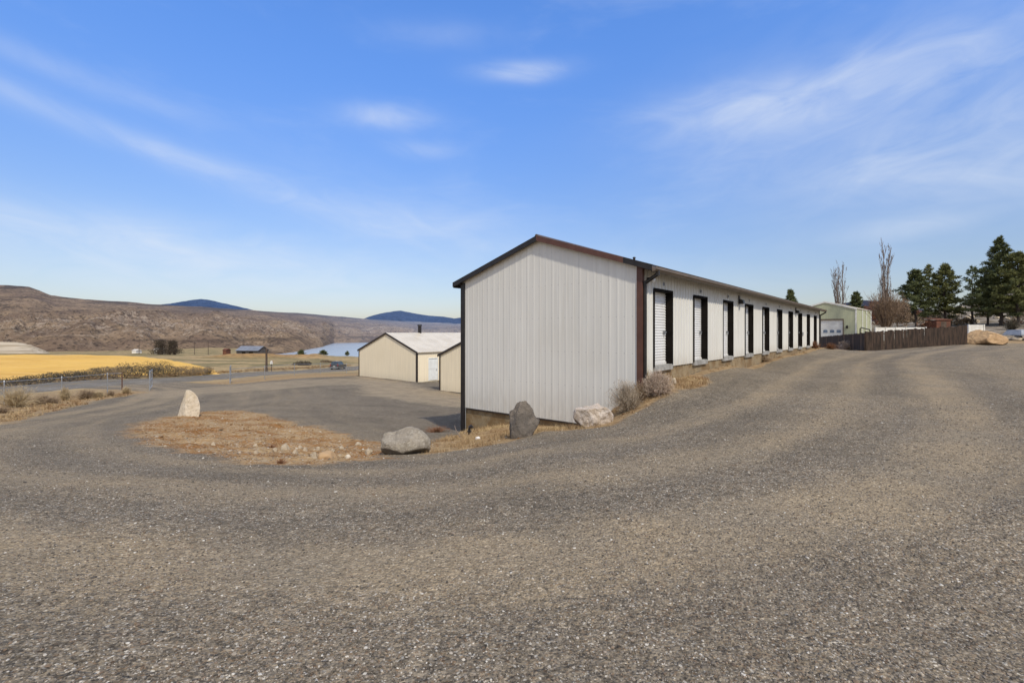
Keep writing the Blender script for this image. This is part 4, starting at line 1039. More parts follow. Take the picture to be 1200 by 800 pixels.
shr = [(12,450,26,7,'sage',0),(34,449,24,8,'sage',0),(58,448,26,9,'sage',1),(82,446,26,9,'sage',0),(100,444,20,10,'sage',2),(118,442,20,12,'sage_tan',3),(133,440,16,11,'sage_tan',4),
       (148,440,24,13,'sage',5),(163,440,24,13,'sage',0),(178,440,18,11,'sage',2),(193,439.5,24,14,'sage',1),(207,438.5,16,9,'sage_tan',0),(222,438.5,18,8,'sage_tan',1),(238,438,14,7,'sage_tan',0)]
posn = ['in the shrub row at the left edge','second from the left edge in the roadside row','third from the left edge in the roadside row','fourth from the left edge in the roadside row','fifth in the row, left of tan shrubs','larger of two adjacent tan shrubs','smaller of two adjacent tan shrubs',
        'dark, just right of two tan shrubs','dark, behind the open gate leaf left side','dark, directly behind the open gate leaf','tallest dark one right of the open gate leaf','tan, right of the tallest dark shrub','tan, next to last at the field tip','last small tan one at the field tip']
for (px_, py_, w_, h_, mm, sd), ps in zip(shr, posn):
    # stand on the verge between road and field
    u = (px_-CX)/F; Yv = 62.0
    for _ in range(30):
        xr = np.interp(Yv, ROADP[:,1], ROADP[:,0])-6.6; Yv = xr/u
    X = u*Yv; z = h1(X, Yv)
    o = leafy('sagebrush', 200+int(px_), w_*1.45/2/F*Yv, h_/F*Yv*1.2, 2000, M[mm], .075, 12); o.location = (X, Yv, z-.05); o.rotation_euler = (0,0,px_)
    tag(o, 'roadside sagebrush, '+ps, 'shrub', 'sagebrush along the road')
for px_, Y_, w_, h_, mm, lab in ((355,122,20,5,'sage','low green brown shrub patch beyond the road post'),(383,150,14,3,'sage_tan','low tan shrub beyond the road near the car'),(430,170,12,4,'sage','dark low shrub on the flats left of cream building')):
    X = (px_-CX)/F*Y_; o = leafy('sagebrush', px_, w_/2/F*Y_, h_/F*Y_, 1600, M[mm], .2, 10); o.location = (X, Y_, h1(X, Y_)-.1); tag(o, lab, 'shrub')

# ------------------------------------------------------------------ fences
def chain_mat():
    m, t, b = new_mat('chain_link'); o = objc(t)
    s = t.sep(o)
    a = t.math('ADD', s[0], s[2]); c = t.math('SUBTRACT', s[0], s[2])
    wa = t.math('ABSOLUTE', t.math('SUBTRACT', t.math('FRACT', t.math('MULTIPLY', a, 11.0)), .5))
    wc = t.math('ABSOLUTE', t.math('SUBTRACT', t.math('FRACT', t.math('MULTIPLY', c, 11.0)), .5))
    wire = t.math('MAXIMUM', t.math('GREATER_THAN', wa, .47), t.math('GREATER_THAN', wc, .47))
    t.l(t.mix(t.noise(5, 2, o), (.34,.35,.36), (.24,.25,.26)), b.inputs['Base Color']); b.inputs['Roughness'].default_value = .5; b.inputs['Metallic'].default_value = .4
    tr = t.n('ShaderNodeBsdfTransparent'); mx = t.n('ShaderNodeMixShader')
    t.l(wire, mx.inputs[0]); t.l(tr.outputs[0], mx.inputs[1]); t.l(b.outputs[0], mx.inputs[2])
    t.l(mx.outputs[0], m.node_tree.nodes['Material Output'].inputs['Surface'])
    return m
M['chain'] = chain_mat()
def fx(Yv): return -31.6+.12*(Yv-30)
dry_grass()
def chain_fence(label, pts, hgt=1.5, endpost=None, top=True):
    """pts: list of ground (x, y)"""
    p0 = np.array(pts[0]); p1 = np.array(pts[-1]); dv = p1-p0; ang = math.atan2(dv[1], dv[0])
    z0 = h1(*p0)
    R = thing('chain_link_fence', label, 'fence', (p0[0], p0[1], z0), ang)
    ca, sa = math.cos(-ang), math.sin(-ang); loc = []
    for q in pts:
        d = np.array(q)-p0; loc.append((d[0]*ca-d[1]*sa, d[0]*sa+d[1]*ca, h1(*q)-z0))
    for i, (x, y, z) in enumerate(loc):
        last = endpost is not None and i in endpost
        mb = MB(); mb.tube([(x,y,z-.4),(x,y,z+hgt+(.06 if last else 0))], .045 if last else .034, 8); mb.tube([(x,y,z+hgt+.0),(x,y,z+hgt+.09)], [.05,.015], 8)
        mb.build('post', M['rustpost'] if last else M['steel'], R)
    mb = MB()
    for a, b_ in zip(loc, loc[1:]): mb.tube([(a[0],a[1],a[2]+hgt),(b_[0],b_[1],b_[2]+hgt)], .022, 6)
    mb.build('top_rail', M['steel'], R)
    mb = MB()
    for a, b_ in zip(loc, loc[1:]): mb.add([(a[0],a[1]+.04,a[2]+.05),(b_[0],b_[1]+.04,b_[2]+.05),(b_[0],b_[1]+.04,b_[2]+hgt-.02),(a[0],a[1]+.04,a[2]+hgt-.02)], [(0,1,2,3)])
    mb.build('mesh', M['chain'], R)
Ys = [20.5,23.6,26.8,30.0,33.4,36.7,37.9]
chain_fence('chain link fence with steel posts ending at a rusty brown post', [(fx(y), y) for y in Ys], 1.5, endpost=(6,))
chain_fence('chain link fence from the gate toward the cream building', [(fx(y), y) for y in (49.9,55.6,61.6,68,76,84,92)], 1.45)
def gate(label, x, y, ang, w, hgt=1.55):
    z = h1(x, y)
    R = thing('gate', label, 'gate', (x, y, z), ang)
    mb = MB(); mb.tube([(-.12,0,-.4),(-.12,0,hgt+.12)], .05, 8); mb.build('hinge_post', M['steel'], R)
    mb = MB()
    for zz in (.12, .80, hgt): mb.tube([(0,0,zz),(w,0,zz)], .026, 6)
    for xx in (0, w*.5, w): mb.tube([(xx,0,.12),(xx,0,hgt)], .026, 6)
    mb.build('frame', M['steel'], R)
    mb = MB(); mb.add([(0,.03,.12),(w,.03,.12),(w,.03,hgt),(0,.03,hgt)], [(0,1,2,3)]); mb.build('mesh', M['chain'], R)
# both leaves stand open, swung back away from the drive
vx, vy = fx(40.4), 40.4
gate('open chain link gate leaf left of the driveway, seen almost edge on', vx, vy, math.atan2(vy, vx)-.06, 3.0)
vx, vy = fx(49.9)+.15, 49.7
gate('open chain link gate leaf right of the driveway, seen almost edge on', vx, vy, math.atan2(vy, vx)-.03, 3.0, 1.7)

def wood_fence(label, A, B, hgt, n_post=4):
    A = np.array(A); B = np.array(B); dv = B-A; Ln = np.linalg.norm(dv); ang = math.atan2(dv[1], dv[0]); z0 = h1(*A); z1 = h1(*B)
    R = thing('wood_fence', label, 'fence', (A[0], A[1], z0), ang)
    r = random.Random(int(Ln*100)); gz_ = lambda x: (z1-z0)*x/Ln
    x = 0; mb = MB(); ml = 0
    while x < Ln-.1:
        w = r.uniform(.125,.15); top = gz_(x)+hgt+r.uniform(-.05,.045); t0 = r.gauss(0,.008)
        y = r.uniform(-.006,.006)
        mb.hexa([(x,y,gz_(x)-.12),(x+w,y,gz_(x)-.12),(x+w,y+.02,gz_(x)-.12),(x,y+.02,gz_(x)-.12),(x+t0,y,top),(x+w+t0,y,top-.01),(x+w+t0,y+.02,top-.01),(x+t0,y+.02,top)], 1 if r.random() < .035 else 0)
        x += w+r.uniform(.004,.016)
    mb.build('pickets', [M['wood'], M['woodlight']], R)
    for zz in (.35, hgt-.3):
        mb = MB(); mb.hexa([(0,.028,zz),(Ln,.028,zz+z1-z0),(Ln,.07,zz+z1-z0),(0,.07,zz),(0,.028,zz+.09),(Ln,.028,zz+.09+z1-z0),(Ln,.07,zz+.09+z1-z0),(0,.07,zz+.09)]); mb.build('rail', M['wood'], R)
    for k in range(n_post):
        xx = (Ln-.1)*k/(n_post-1); mb = MB(); mb.box(xx, xx+.1, .075, .175, gz_(xx)-.4, gz_(xx)+hgt+.03); mb.build('post', M['wood'], R)
fa = ((961-CX)/F*58, 58); fb = ((1013-CX)/F*41.2, 41.2); fc = ((1134-CX)/F*41, 41.0)
wood_fence('dark wood picket fence running back behind the storage building', fa, fb, 1.55, 6)
wood_fence('dark wood picket fence across the end of the gravel yard', (fb[0]+.15, fb[1]), fc, 1.62, 5)
X, Y = (1008-CX)/F*43, 43.0
z = h1(X, Y); R = thing('pipe_gate', 'dark pipe gate frame showing above the wood fence bend', 'gate', (X, Y, z), -.2)
mb = MB(); mb.tube([(0,0,0),(0,0,1.95),(.08,0,2.02),(.7,0,1.85),(.78,0,1.78),(.78,0,0)], .05, 8); mb.build('frame', M['black'], R)
mb = MB(); mb.tube([(.05,0,1.2),(.74,0,1.2)], .03, 8); mb.build('crossbar', M['black'], R)
# pale wall panels beyond the wood fence
def panel_wall(label, px0, px1, Y0, ptop, hgt, n, tiltz=0):
    A = ((px0-CX)/F*Y0, Y0); B = ((px1-CX)/F*(Y0+tiltz), Y0+tiltz)
    z = EYE+(HY-ptop)/F*Y0-hgt
    R = thing('panel_fence', label, 'fence', (A[0], A[1], z), math.atan2(B[1]-A[1], B[0]-A[0])); Ln = math.hypot(B[0]-A[0], B[1]-A[1])
    for k in range(n):
        mb = MB(); x0 = Ln*k/n; x1 = Ln*(k+1)/n-.06
        nb = 6
        for j in range(nb): mb.box(x0+.05, x1, -.02+.004*(j % 2), .02, -.4+hgt*j/nb+.01, -.4+hgt*(j+1)/nb+(.4 if j == nb-1 else 0))
        mb.build('panel', M['tile_white'], R)
    for k in range(n+1):
        mb = MB(); x0 = Ln*k/n; mb.box(x0-.05, x0+.05, -.06, .06, -.6, hgt+.04); mb.build('post', M['tile_white'], R)
panel_wall('pale vinyl panel fence behind the brown trees trunks', 1026, 1085, 56, 383.5, 1.3, 5)
panel_wall('short white panel fence between wood fence and tan boulder', 1135, 1153, 46, 380.5, 1.5, 1)
# bluish white boat cover at the right edge
X, Y = (1196-CX)/F*46, 46.0; z = h1(X, Y)
R = thing('trailer', 'low flatbed trailer with pale blue cover at the right edge', 'trailer', (X, Y, z), .1)
mb = MB(); mb.hexa([(-.95,-.8,.55),(2.4,-.8,.55),(2.4,.8,.55),(-.95,.8,.55),(-.7,-.6,.98),(2.2,-.6,1.04),(2.2,.6,1.04),(-.7,.6,.98)]); mb.build('cover', pm('pale_blue_tarp', (.30,.32,.35), (.22,.24,.27), 3, .6, .5, 6, .04), R)
mb = MB(); mb.box(-1.0,2.5,-.85,.85,.42,.54); mb.box(-1.9,-1.0,-.05,.05,.42,.5); mb.build('bed', M['steel'], R)
for s in (-.8,.8):
    mb = MB(); mb.disc((.8,s-.09,.33),(0,1,0),.33,.33,.18,18); mb.build('wheel', M['rubber'], R)
# rusty shed in the trees
X, Y = (1099-CX)/F*66, 66.0; z = EYE+(HY-382.5)/F*66
R = thing('rusty_shed', 'small rust coloured shed among the pine trunks', 'shed', (X, Y, z-.3), .1)
mb = MB(); mb.box(-1.05,1.05,-.8,.8,-.6,1.15); mb.build('wall', M['rustshed'], R)
mb = MB(); mb.hexa([(-1.2,-.95,1.16),(1.2,-.95,1.16),(1.2,.95,1.40),(-1.2,.95,1.40),(-1.2,-.95,1.22),(1.2,-.95,1.22),(1.2,.95,1.46),(-1.2,.95,1.46)]); mb.build('roof', M['rustshed'], R)
mb = MB(); mb.box(-.4,.4,-.83,-.802,-.5,.95); mb.build('door', M['polewood'], R)

# ------------------------------------------------------------------ trees
def pine(label, px, pyb, Y, top, crown_w, crown_base, seed, mat, dens=1.0, sparse=False, group='pines on the slope right of the yard', lean=0, cat='tree', name='pine_tree', conic=.0):
    r = random.Random(seed)
    X = (px-CX)/F*Y; H = (pyb-top)/F*Y; cb = (pyb-crown_base)/F*Y; Rw = crown_w/2/F*Y
    zb = EYE+(HY-pyb)/F*Y
    T = thing(name, label, cat, (X, Y, zb), 0, group)
    tr = MB(); cr = MB(); wood_ = tr
    tp = [Vector((lean*(k/8)**2*H*.1+r.gauss(0,.012)*H*(0<k<8)*.5, r.gauss(0,.006)*H*(k > 0), H*k/8)) for k in range(9)]; tp[0].z = -.6
    R0 = H*.017+.03
    tr.tube(tp, [R0*(1-.9*k/8) for k in range(9)], 8)
    def tat(z): 
        f = min(max(z/H*8, 0), 7.999); i = int(f); return tp[i].lerp(tp[i+1], f-i)
    nl = int((H*9.5 if not sparse else H*6.5)*dens)
    for i in range(nl):
        f = ((i+.5)/nl)**.9; z = cb+(H-cb)*f
        env = (1-f)**(.62+conic)*(.55+.45*min(1, f*6+.35))
        L = Rw*env*r.uniform(.55,1.25)+.12
        if sparse and r.random() < .35: L *= .5
        a = i*2.39996+r.uniform(-.5,.5); up = r.uniform(-.15,.35)+.25*f
        b0 = tat(z); d = Vector((math.cos(a), math.sin(a), up))
        pts = [b0]; 
        for k in range(1, 4):
            pts.append(b0+d*L*k/3+Vector((0,0,.10*L*(k/3)**2))+Vector((r.gauss(0,.04), r.gauss(0,.04), r.gauss(0,.03)))*L)
        tr.tube(pts, [R0*.28*(1-f)+.012]+[.012,.009,.005], 4, False)
        nt_ = max(4, int((L*9+3)*(1 if not sparse else .75)))
        for k in range(nt_):
            fr = (.25+.75*(k+r.random())/nt_)**(.8); ii = min(int(fr*3), 2); c = pts[ii].lerp(pts[ii+1], fr*3-ii)
            c = c+Vector((r.gauss(0,.13)*L*.55, r.gauss(0,.13)*L*.55, r.gauss(.03,.07)))
            s = r.uniform(.20,.42)
            for j in range(9):
                dd = Vector((r.gauss(0,1)+d.x*.5, r.gauss(0,1)+d.y*.5, r.gauss(.35,.8))).normalized()
                sd = dd.cross(Vector((r.gauss(0,1), r.gauss(0,1), r.gauss(0,1)))).normalized()
                q = c+dd*s*.12; w = s*.17
                cr.add([q-sd*w, q+sd*w, q+dd*s*1.05+sd*w*.3], [(0,1,2)])
    tr.build('trunk', M['bark'], T); cr.build('crown', mat, T)
pine('dense dark green pine, leftmost of the pine group', 1073, 384, 72, 317, 42, 371, 101, M['needle_d'], 1.25)
pine('thin see-through pine between two dense pines', 1088.5, 383, 78, 311, 22, 352, 102, M['needle_y'], .75, True)
pine('rounded olive pine right of the thin see-through pine', 1107, 382, 71, 311, 40, 372, 103, M['needle_y'], 1.2)
pine('open straggly pine with a bare trunk, mid group', 1139.5, 380, 72, 313, 34, 368, 104, M['needle'], .72, True)
pine('tallest dark pine with pointed top', 1172, 384, 66, 279, 58, 372, 105, M['needle_d'], 1.15, conic=.2)
pine('olive pine standing just left of the tallest pine', 1157, 382, 68, 322, 36, 368, 106, M['needle_y'], .95)
pine('broad olive pine at the right edge of the photo', 1193, 381, 64, 297, 52, 366, 107, M['needle_y'], 1.15)
pine('bushy pine beyond the right edge of the photo', 1216, 381, 66, 304, 44, 368, 108, M['needle'], 1.0)
pine('small dark conifer top beyond the storage roof', 926, 372, 78, 341, 15, 366, 109, M['needle_d'], 1.3, group=None)
pine('small dark conifer beside the green shop roof', 1003, 380, 92, 343, 17, 372, 110, M['needle_d'], 1.2, group=None)
for px_, Y_, hp_, wp_, lab in ((353,330,7,7,'dark little conifer on the lake shore, leftmost of three'),(379,330,6,8,'round little tree on the lake shore, middle of three'),(407,330,5.5,4,'narrow little conifer on the lake shore, rightmost of three')):
    pb = HY-(h1((px_-CX)/F*Y_, Y_)-EYE)*F/Y_
    pine(lab, px_, pb, Y_, pb-hp_, wp_*1.4, pb-.8, int(px_), M['needle_d'], 2.2, group='little trees on the lake shore')

def bare_tree(label, px, pyb, Y, top, wpx, seed, stems, shoots=0, shoot_px=0, shoot_h=0):
    r = random.Random(seed); X = (px-CX)/F*Y; zb = EYE+(HY-pyb)/F*Y; H = (pyb-top)/F*Y; Wd = wpx/2/F*Y
    T = thing('bare_tree', label, 'tree', (X, Y, zb), 0, None)
    tr = MB(); br = MB()
    def grow(q, d, L, rad, lev, mb):
        n = 6; pts = [q.copy()]; rads = [rad]; dd = d.copy()
        for k in range(n):
            g_ = .07 if lev else (.022 if shoots else .045)
            dd = (dd+Vector((r.gauss(0,g_), r.gauss(0,g_), .10))).normalized()
            q = q+dd*L/n; pts.append(q.copy()); rads.append(max(rad*(1-.85*(k+1)/n), .010))
        mb.tube(pts, rads, 6 if lev == 0 else 4, False)
        if lev < 3:
            m_ = (16, 7, 4)[lev]
            for k in range(m_):
                f = r.uniform(.18,.98); i = min(int(f*n), n-1); b0 = pts[i].lerp(pts[i+1], f*n-i)
                a = r.uniform(0,6.283); o = Vector((math.cos(a), math.sin(a), 0))
                nd = (dd*.9+o*r.uniform(.28,.6)*(.7 if shoots else 1.1)+UP*.35).normalized()
                grow(b0, nd, L*r.uniform(.20,.38)*(1-.45*f), max(rads[i]*.42, .011), lev+1, br)
    for k in range(stems):
        a = 6.283*k/stems+r.uniform(-.4,.4); o = Vector((math.cos(a), math.sin(a)*.6, 0))
        e = r.uniform(.5,1); hh = H*r.uniform(.82,1.0)
        base = Vector((o.x*.25, o.y*.25, -.3))
        tipx = o*Wd*(.22 if shoots else .75)*e
        d = Vector((tipx.x, tipx.y, hh)).normalized()
        grow(base, d, hh*1.0, .09+.06*r.random(), 0, tr)
    tr.build('trunk', M['greybark'], T); br.build('branches', M['twig'], T)
    if shoots:
        sh = MB(); Sw = shoot_px/2/F*Y; Sh = shoot_h/F*Y
        for k in range(shoots):
            a = r.uniform(0,6.283); e = r.random()**.7; L = Sh*r.uniform(.45,1.05)
            t_ = Vector((math.cos(a)*Sw*e, math.sin(a)*Sw*e, L)); mid = t_*.5+Vector((r.gauss(0,.15), r.gauss(0,.15), L*.06))
            sh.tube([(math.cos(a)*.3*e, math.sin(a)*.3*e, -.2), mid, t_], [.022,.018,.009], 4, False)
            for j in range(3):
                q = mid.lerp(t_, r.random()); sh.tube([q, q+Vector((r.gauss(0,.25), r.gauss(0,.25), r.uniform(.2,.6)))], [.012,.007], 3, False)
        sh.build('base_shoots', M['shoot'], T)
bare_tree('wide grey bare tree rising behind the green shop', 985, 378, 84, 307, 34, 61, 6)
bare_tree('tall narrow bare poplar with tan shoots at its base', 1038, 386, 60, 292, 26, 62, 5, 420, 40, 42)
def foliage_blob(name, label, cat, px, Y, pyb, w, hh, mat, seed, n=2500, leaf=.22):
    X = (px-CX)/F*Y; o = leafy(name, seed, w/2/F*Y, hh/F*Y, n, mat, leaf, 9); o.location = (X, Y, EYE+(HY-pyb)/F*Y); return tag(o, label, cat)
foliage_blob('orange_shrub', 'rusty orange leafless shrub behind the green shop corner', 'shrub', 1027, 82, 380, 26, 24, M['orange_leaf'], 5, 2600, .16)
foliage_blob('tan_shrub', 'tan brown shrub between bare poplar and first pine', 'shrub', 1052, 64, 384, 22, 34, M['shoot'], 6, 2400, .12)
for i, (px_, Y_, pb, w_, h_, mm, lab) in enumerate(((1080,95,374,30,7,'sage_tan','low brown brush on the slope behind leftmost pine'),(1120,92,376,30,8,'sage','olive brush on the slope behind the rounded pine'),(1150,88,379,28,8,'sage_tan','tan brush under the straggly pine'),(1180,96,372,24,7,'sage','olive brush on the slope behind the tallest pine'),(1160,120,364,22,6,'sage','olive brush high on the rocky slope'),(1062,84,379,26,7,'sage_tan','brown brush behind the pale vinyl fence'))):
    foliage_blob('slope_brush', lab, 'shrub', px_, Y_, pb, w_, h_, M[mm], 300+i, 1500, .2)
rb = random.Random(5)
for i in range(26):
    Y_ = rb.uniform(66, 125); px_ = rb.uniform(1045, 1235); X = (px_-CX)/F*Y_; z = h1(X, Y_); w = rb.uniform(.8, 1.9); hh = rb.uniform(.5, 1.2)
    o = leafy('slope_brush', 900+i, w, hh, 420, M[rb.choice(('sage','sage_tan','sage_tan','weed_red'))], .15); o.location = (X, Y_, z-.05); tag(o, 'one of the low brown brush clumps scattered over the rocky slope', 'shrub', 'brush scattered on the rocky slope')
rr_ = random.Random(8)
rocks_ = [make_rock('slope_rock', 700+k, (1, .8, .7), M['stone'], 7, .1, 3) for k in range(3)]
for i in range(46):
    o = rocks_[i] if i < 3 else rocks_[i % 3].copy()
    if i >= 3: COL.objects.link(o)
    Y_ = rr_.uniform(74, 140); px_ = rr_.uniform(1100, 1230); X = (px_-CX)/F*Y_; k = rr_.uniform(.5, 1.5); o.scale = (k, k, k); o.location = (X, Y_, h1(X, Y_)-.1*k); o.rotation_euler = (0, 0, rr_.uniform(0, 6.28))
    tag(o, 'one of the pale broken rocks scattered over the slope behind the pines', 'rock', 'rocks scattered on the slope')
# dark windbreak clump beyond the field
for px_, w_, h_, lab in ((188,9.5,17,'dark leafless windbreak tree beyond the field, left of the pair'),(202,9.5,17,'dark leafless windbreak tree beyond the field, right of the pair'),(195,26,6,'low dark hedge under the pair of windbreak trees')):
    Y_ = 260.0; X = (px_-CX)/F*Y_; zg = h1(X, Y_); R = thing('windbreak_tree', lab, 'tree', (X, Y_, zg), 0)
    r = random.Random(int(px_)); cr = MB(); tr = MB(); w = w_/2/F*Y_; H = h_/F*Y_
    for k in range(7): xx = r.uniform(-.8,.8)*w; tr.tube([(xx, r.uniform(-1,1), -.5),(xx+r.gauss(0,.2), r.uniform(-1,1), H*.9)], [.16,.05], 5)
    for k in range(2200):
        q = Vector((r.uniform(-1,1)*w, r.uniform(-1,1)*w, H*(.06+.94*r.random()**.8*(1-.12*r.random()))))
        a = Vector((r.gauss(0,.4), r.gauss(0,.4), 1)).normalized(); b_ = Vector((r.gauss(0,1), r.gauss(0,1), 0)).normalized(); l = r.uniform(.3,.7)
        cr.add([q-b_*l*.22, q+b_*l*.22, q+a*l], [(0,1,2)])
    tr.build('trunk', M['bark'], R); cr.build('crown', M['poplar_dark'], R)

# ------------------------------------------------------------------ far buildings, poles, car
Y_ = 300.0; X = (277-CX)/F*Y_; zg = EYE+(HY-417.0)/F*Y_
R = thing('barn', 'dark gabled barn with grey roof near the lake', 'building', (X, Y_, min(zg, h1(X, Y_)+.3)), math.radians(-12))
Lb, Wb, Eb, Rb = 15.5, 9.0, 3.6, 6.0
mb = MB(); mb.add([(0,0,-2),(Lb,0,-2),(Lb,Wb,-2),(0,Wb,-2),(0,0,Eb),(Lb,0,Eb),(Lb,Wb,Eb),(0,Wb,Eb),(0,Wb/2,Rb),(Lb,Wb/2,Rb)], [(0,1,5,4),(3,7,6,2),(0,4,8,7,3),(1,2,6,9,5)]); mb.build('wall', M['barnwall'], R)
mb = MB()
for v0 in (-.6, Wb+.6):
    z0 = Eb-.6*(Rb-Eb)/(Wb/2); mb.hexa([(-.5,v0,z0),(Lb+.5,v0,z0),(Lb+.5,Wb/2,Rb),(-.5,Wb/2,Rb),(-.5,v0,z0+.15),(Lb+.5,v0,z0+.15),(Lb+.5,Wb/2,Rb+.15),(-.5,Wb/2,Rb+.15)])
mb.build('roof', M['barnroof'], R)
mb = MB(); mb.box(4,6.5,-.06,-.01,-1,2.6); mb.build('door', M['jamb'], R)
mb = MB(); mb.box(9,12,-.06,-.01,-1,2.6); mb.build('door', M['jamb'], R)
for px_, pw, Y_, hh, mm, rm, lab in ((157,5,330,1.7,'tile_white','whiteroof','low white shed beyond the yellow field'),(183,5,270,2.4,'tile_white','whiteroof','tiny white shed left of the windbreak trees'),(263,4,310,3,'rustshed','rustshed','tiny red brown shed left of the barn')):
    X = (px_-CX)/F*Y_; w = pw/F*Y_; R = thing('shed', lab, 'shed', (X-w/2, Y_, h1(X, Y_)), 0)
    mb = MB(); mb.box(0,w,0,5,-1,hh); mb.build('wall', M[mm], R)
    mb = MB(); mb.add([(-.3,-.3,hh),(w+.3,-.3,hh),(w+.3,5.3,hh),(-.3,5.3,hh),(-.3,2.5,hh+1),(w+.3,2.5,hh+1)], [(0,1,5,4),(2,3,4,5),(0,4,3),(1,2,5)]); mb.build('roof', M[rm], R)
def pole(label, px, Y, hgt, rad, arm=True, base=None):
    X = (px-CX)/F*Y; R = thing('utility_pole', label, 'pole', (X, Y, h1(X, Y)), .5)
    mb = MB(); mb.tube([(0,0,-1),(0,0,hgt)], [rad, rad*.75], 8); mb.build('pole', M['polewood'], R)
    if arm:
        mb = MB(); mb.box(-1.2,1.2,-.06,.06,hgt-.9,hgt-.72); mb.build('crossarm', M['polewood'], R)
        mb = MB()
        for x in (-1.05,-.4,.4,1.05): mb.tube([(x,0,hgt-.72),(x,0,hgt-.5)], .05, 6)
        mb.build('insulators', M['steel'], R)
pole('thin utility pole beyond the field, left of the windbreak trees', 163, 300, 8.5, .18)
pole('thin utility pole left of the barn', 244, 300, 8.5, .18)
pole('thin utility pole between windbreak trees and barn', 228, 320, 8.5, .18)
X0 = hit(312.5, 434)
Yp = 92.0; Xp = (312.3-CX)/F*Yp; zp = h1(Xp, Yp)
R = thing('road_post', 'stout dark wooden post beside the paved road', 'post', (Xp, Yp, zp), .2)
mb = MB(); mb.tube([(0,0,-.6),(0,0,4.1)], [.20,.17], 10); mb.build('pole', M['polewood'], R)
mb = MB(); mb.tube([(0,0,4.1),(0,0,4.18)], [.18,.12], 10); mb.build('cap', M['polewood'], R)
R = thing('mailbox', 'small white mailbox with reddish flag behind the dark post', 'mailbox', (Xp+.55, Yp+.8, zp), .4)
mb = MB(); mb.tube([(0,0,-.5),(0,0,1.25)], .06, 6); mb.build('post', M['polewood'], R)
mb = MB(); mb.box(-.22,.22,-.35,.35,1.25,1.6); mb.tube([(0,-.35,1.6),(0,.35,1.6)], .22, 12); mb.build('box', M['tile_white'], R)
mb = MB(); mb.box(.23,.26,-.1,.2,1.5,1.9); mb.build('flag', M['lamp_red'], R)

# SUV on the road
def suv():
    s = 107.0
    i = int(np.argmin(abs(ROADP[:,1]-s))); tg = ROADP[i+1]-ROADP[i-1]; tg /= np.linalg.norm(tg)
    c = ROADP[i]+np.array([tg[1], -tg[0]])*1.8
    R = thing('parked_car', 'dark SUV on the paved road left of the cream building', 'car', (c[0], c[1], h1(*ROADP[i])+.02), math.atan2(tg[1], tg[0])+.10)
    # side profile (x forward, z up)
    low = [(-2.35,.42),(-2.38,.62),(-2.36,1.02),(-2.22,1.08),(.95,1.08),(1.15,1.06),(2.05,.96),(2.32,.80),(2.36,.48),(2.25,.36),(1.9,.32),(-1.9,.32),(-2.25,.36)]
    mb = MB(); n = len(low)
    def ring(y, f, prof): return [(x, y, z if z < .6 else .6+(z-.6)*f) for x, z in prof]
    secs = [ring(-.93,.97,low), ring(-.80,1.0,low), ring(.80,1.0,low), ring(.93,.97,low)]
    vs = sum(secs, []); fs = []
    for a in range(3):
        for k in range(n): fs.append((a*n+k, a*n+(k+1) % n, (a+1)*n+(k+1) % n, (a+1)*n+k))
    fs += [tuple(range(n))[::-1], tuple(range(3*n, 4*n))]
    mb.add(vs, fs)
    cab0 = [(-2.25,1.07),(1.05,1.07),(.38,1.70),(.15,1.76),(-1.85,1.78),(-2.02,1.72)]
    m_ = len(cab0); vs = [(x,-.86 if z < 1.2 else -.68,z) for x, z in cab0]+[(x,.86 if z < 1.2 else .68,z) for x, z in cab0]
    mb.add(vs, [(k, (k+1) % m_, m_+(k+1) % m_, m_+k) for k in range(m_)]+[tuple(range(m_))[::-1], tuple(range(m_, 2*m_))])
    B = mb.build('body', M['darkpaint'], R)
    def pane(pts): mb = MB(); mb.add(pts, [tuple(range(len(pts)))]); mb.build('window', M['glass'], R)
    for s_ in (-1, 1):
        yb, yt = s_*.852, s_*.702
        for x0, x1, x2, x3 in ((-.45,.62,.20,-.45),(-1.35,-.55,-.55,-1.35),(-2.05,-1.45,-1.45,-1.85)):
            pane([(x0,yb,1.15),(x1,yb,1.15),(x2,yt,1.64),(x3,yt,1.64)])
    pane([(-2.262,-.72,1.18),(-2.262,.72,1.18),(-2.075,.60,1.66),(-2.075,-.60,1.66)])
    pane([(1.02,-.74,1.13),(1.02,.74,1.13),(.45,.60,1.66),(.45,-.60,1.66)])
    for x in (-1.45, 1.48):
        for y in (-.94, .72):
            mb = MB(); mb.disc((x,y,.36),(0,1,0),.36,.36,.22,20); w = mb.build('wheel', M['rubber'], R)
            mb = MB(); mb.disc((x, y-.012 if y < 0 else y+.22,.36),(0,1,0),.22,.22,.013,16); mb.build('rim', M['steel'], w)
    for y in (-.88,.72):
        mb = MB(); mb.box(-2.40,-2.34,y,y+.16,.86,1.30); mb.build('tail_light', M['lamp_red'], R)
        mb = MB(); mb.box(2.28,2.37,y,y+.2,.70,.84); mb.build('headlight', M['lamp_white'], R)
    mb = MB(); mb.box(-2.45,-2.36,-.85,.85,.42,.60); mb.build('bumper', M['steel'], R)
    mb = MB(); mb.box(-2.405,-2.385,-.26,.26,.72,.86); mb.build('licence_plate', M['tile_white'], R)
    for y in (-.6,.6):
        mb = MB(); mb.tube([(-1.8,y,1.80),(-1.7,y,1.86),(.0,y,1.85),(.15,y,1.78)], .025, 6); mb.build('roof_rail', M['black'], R)
suv()

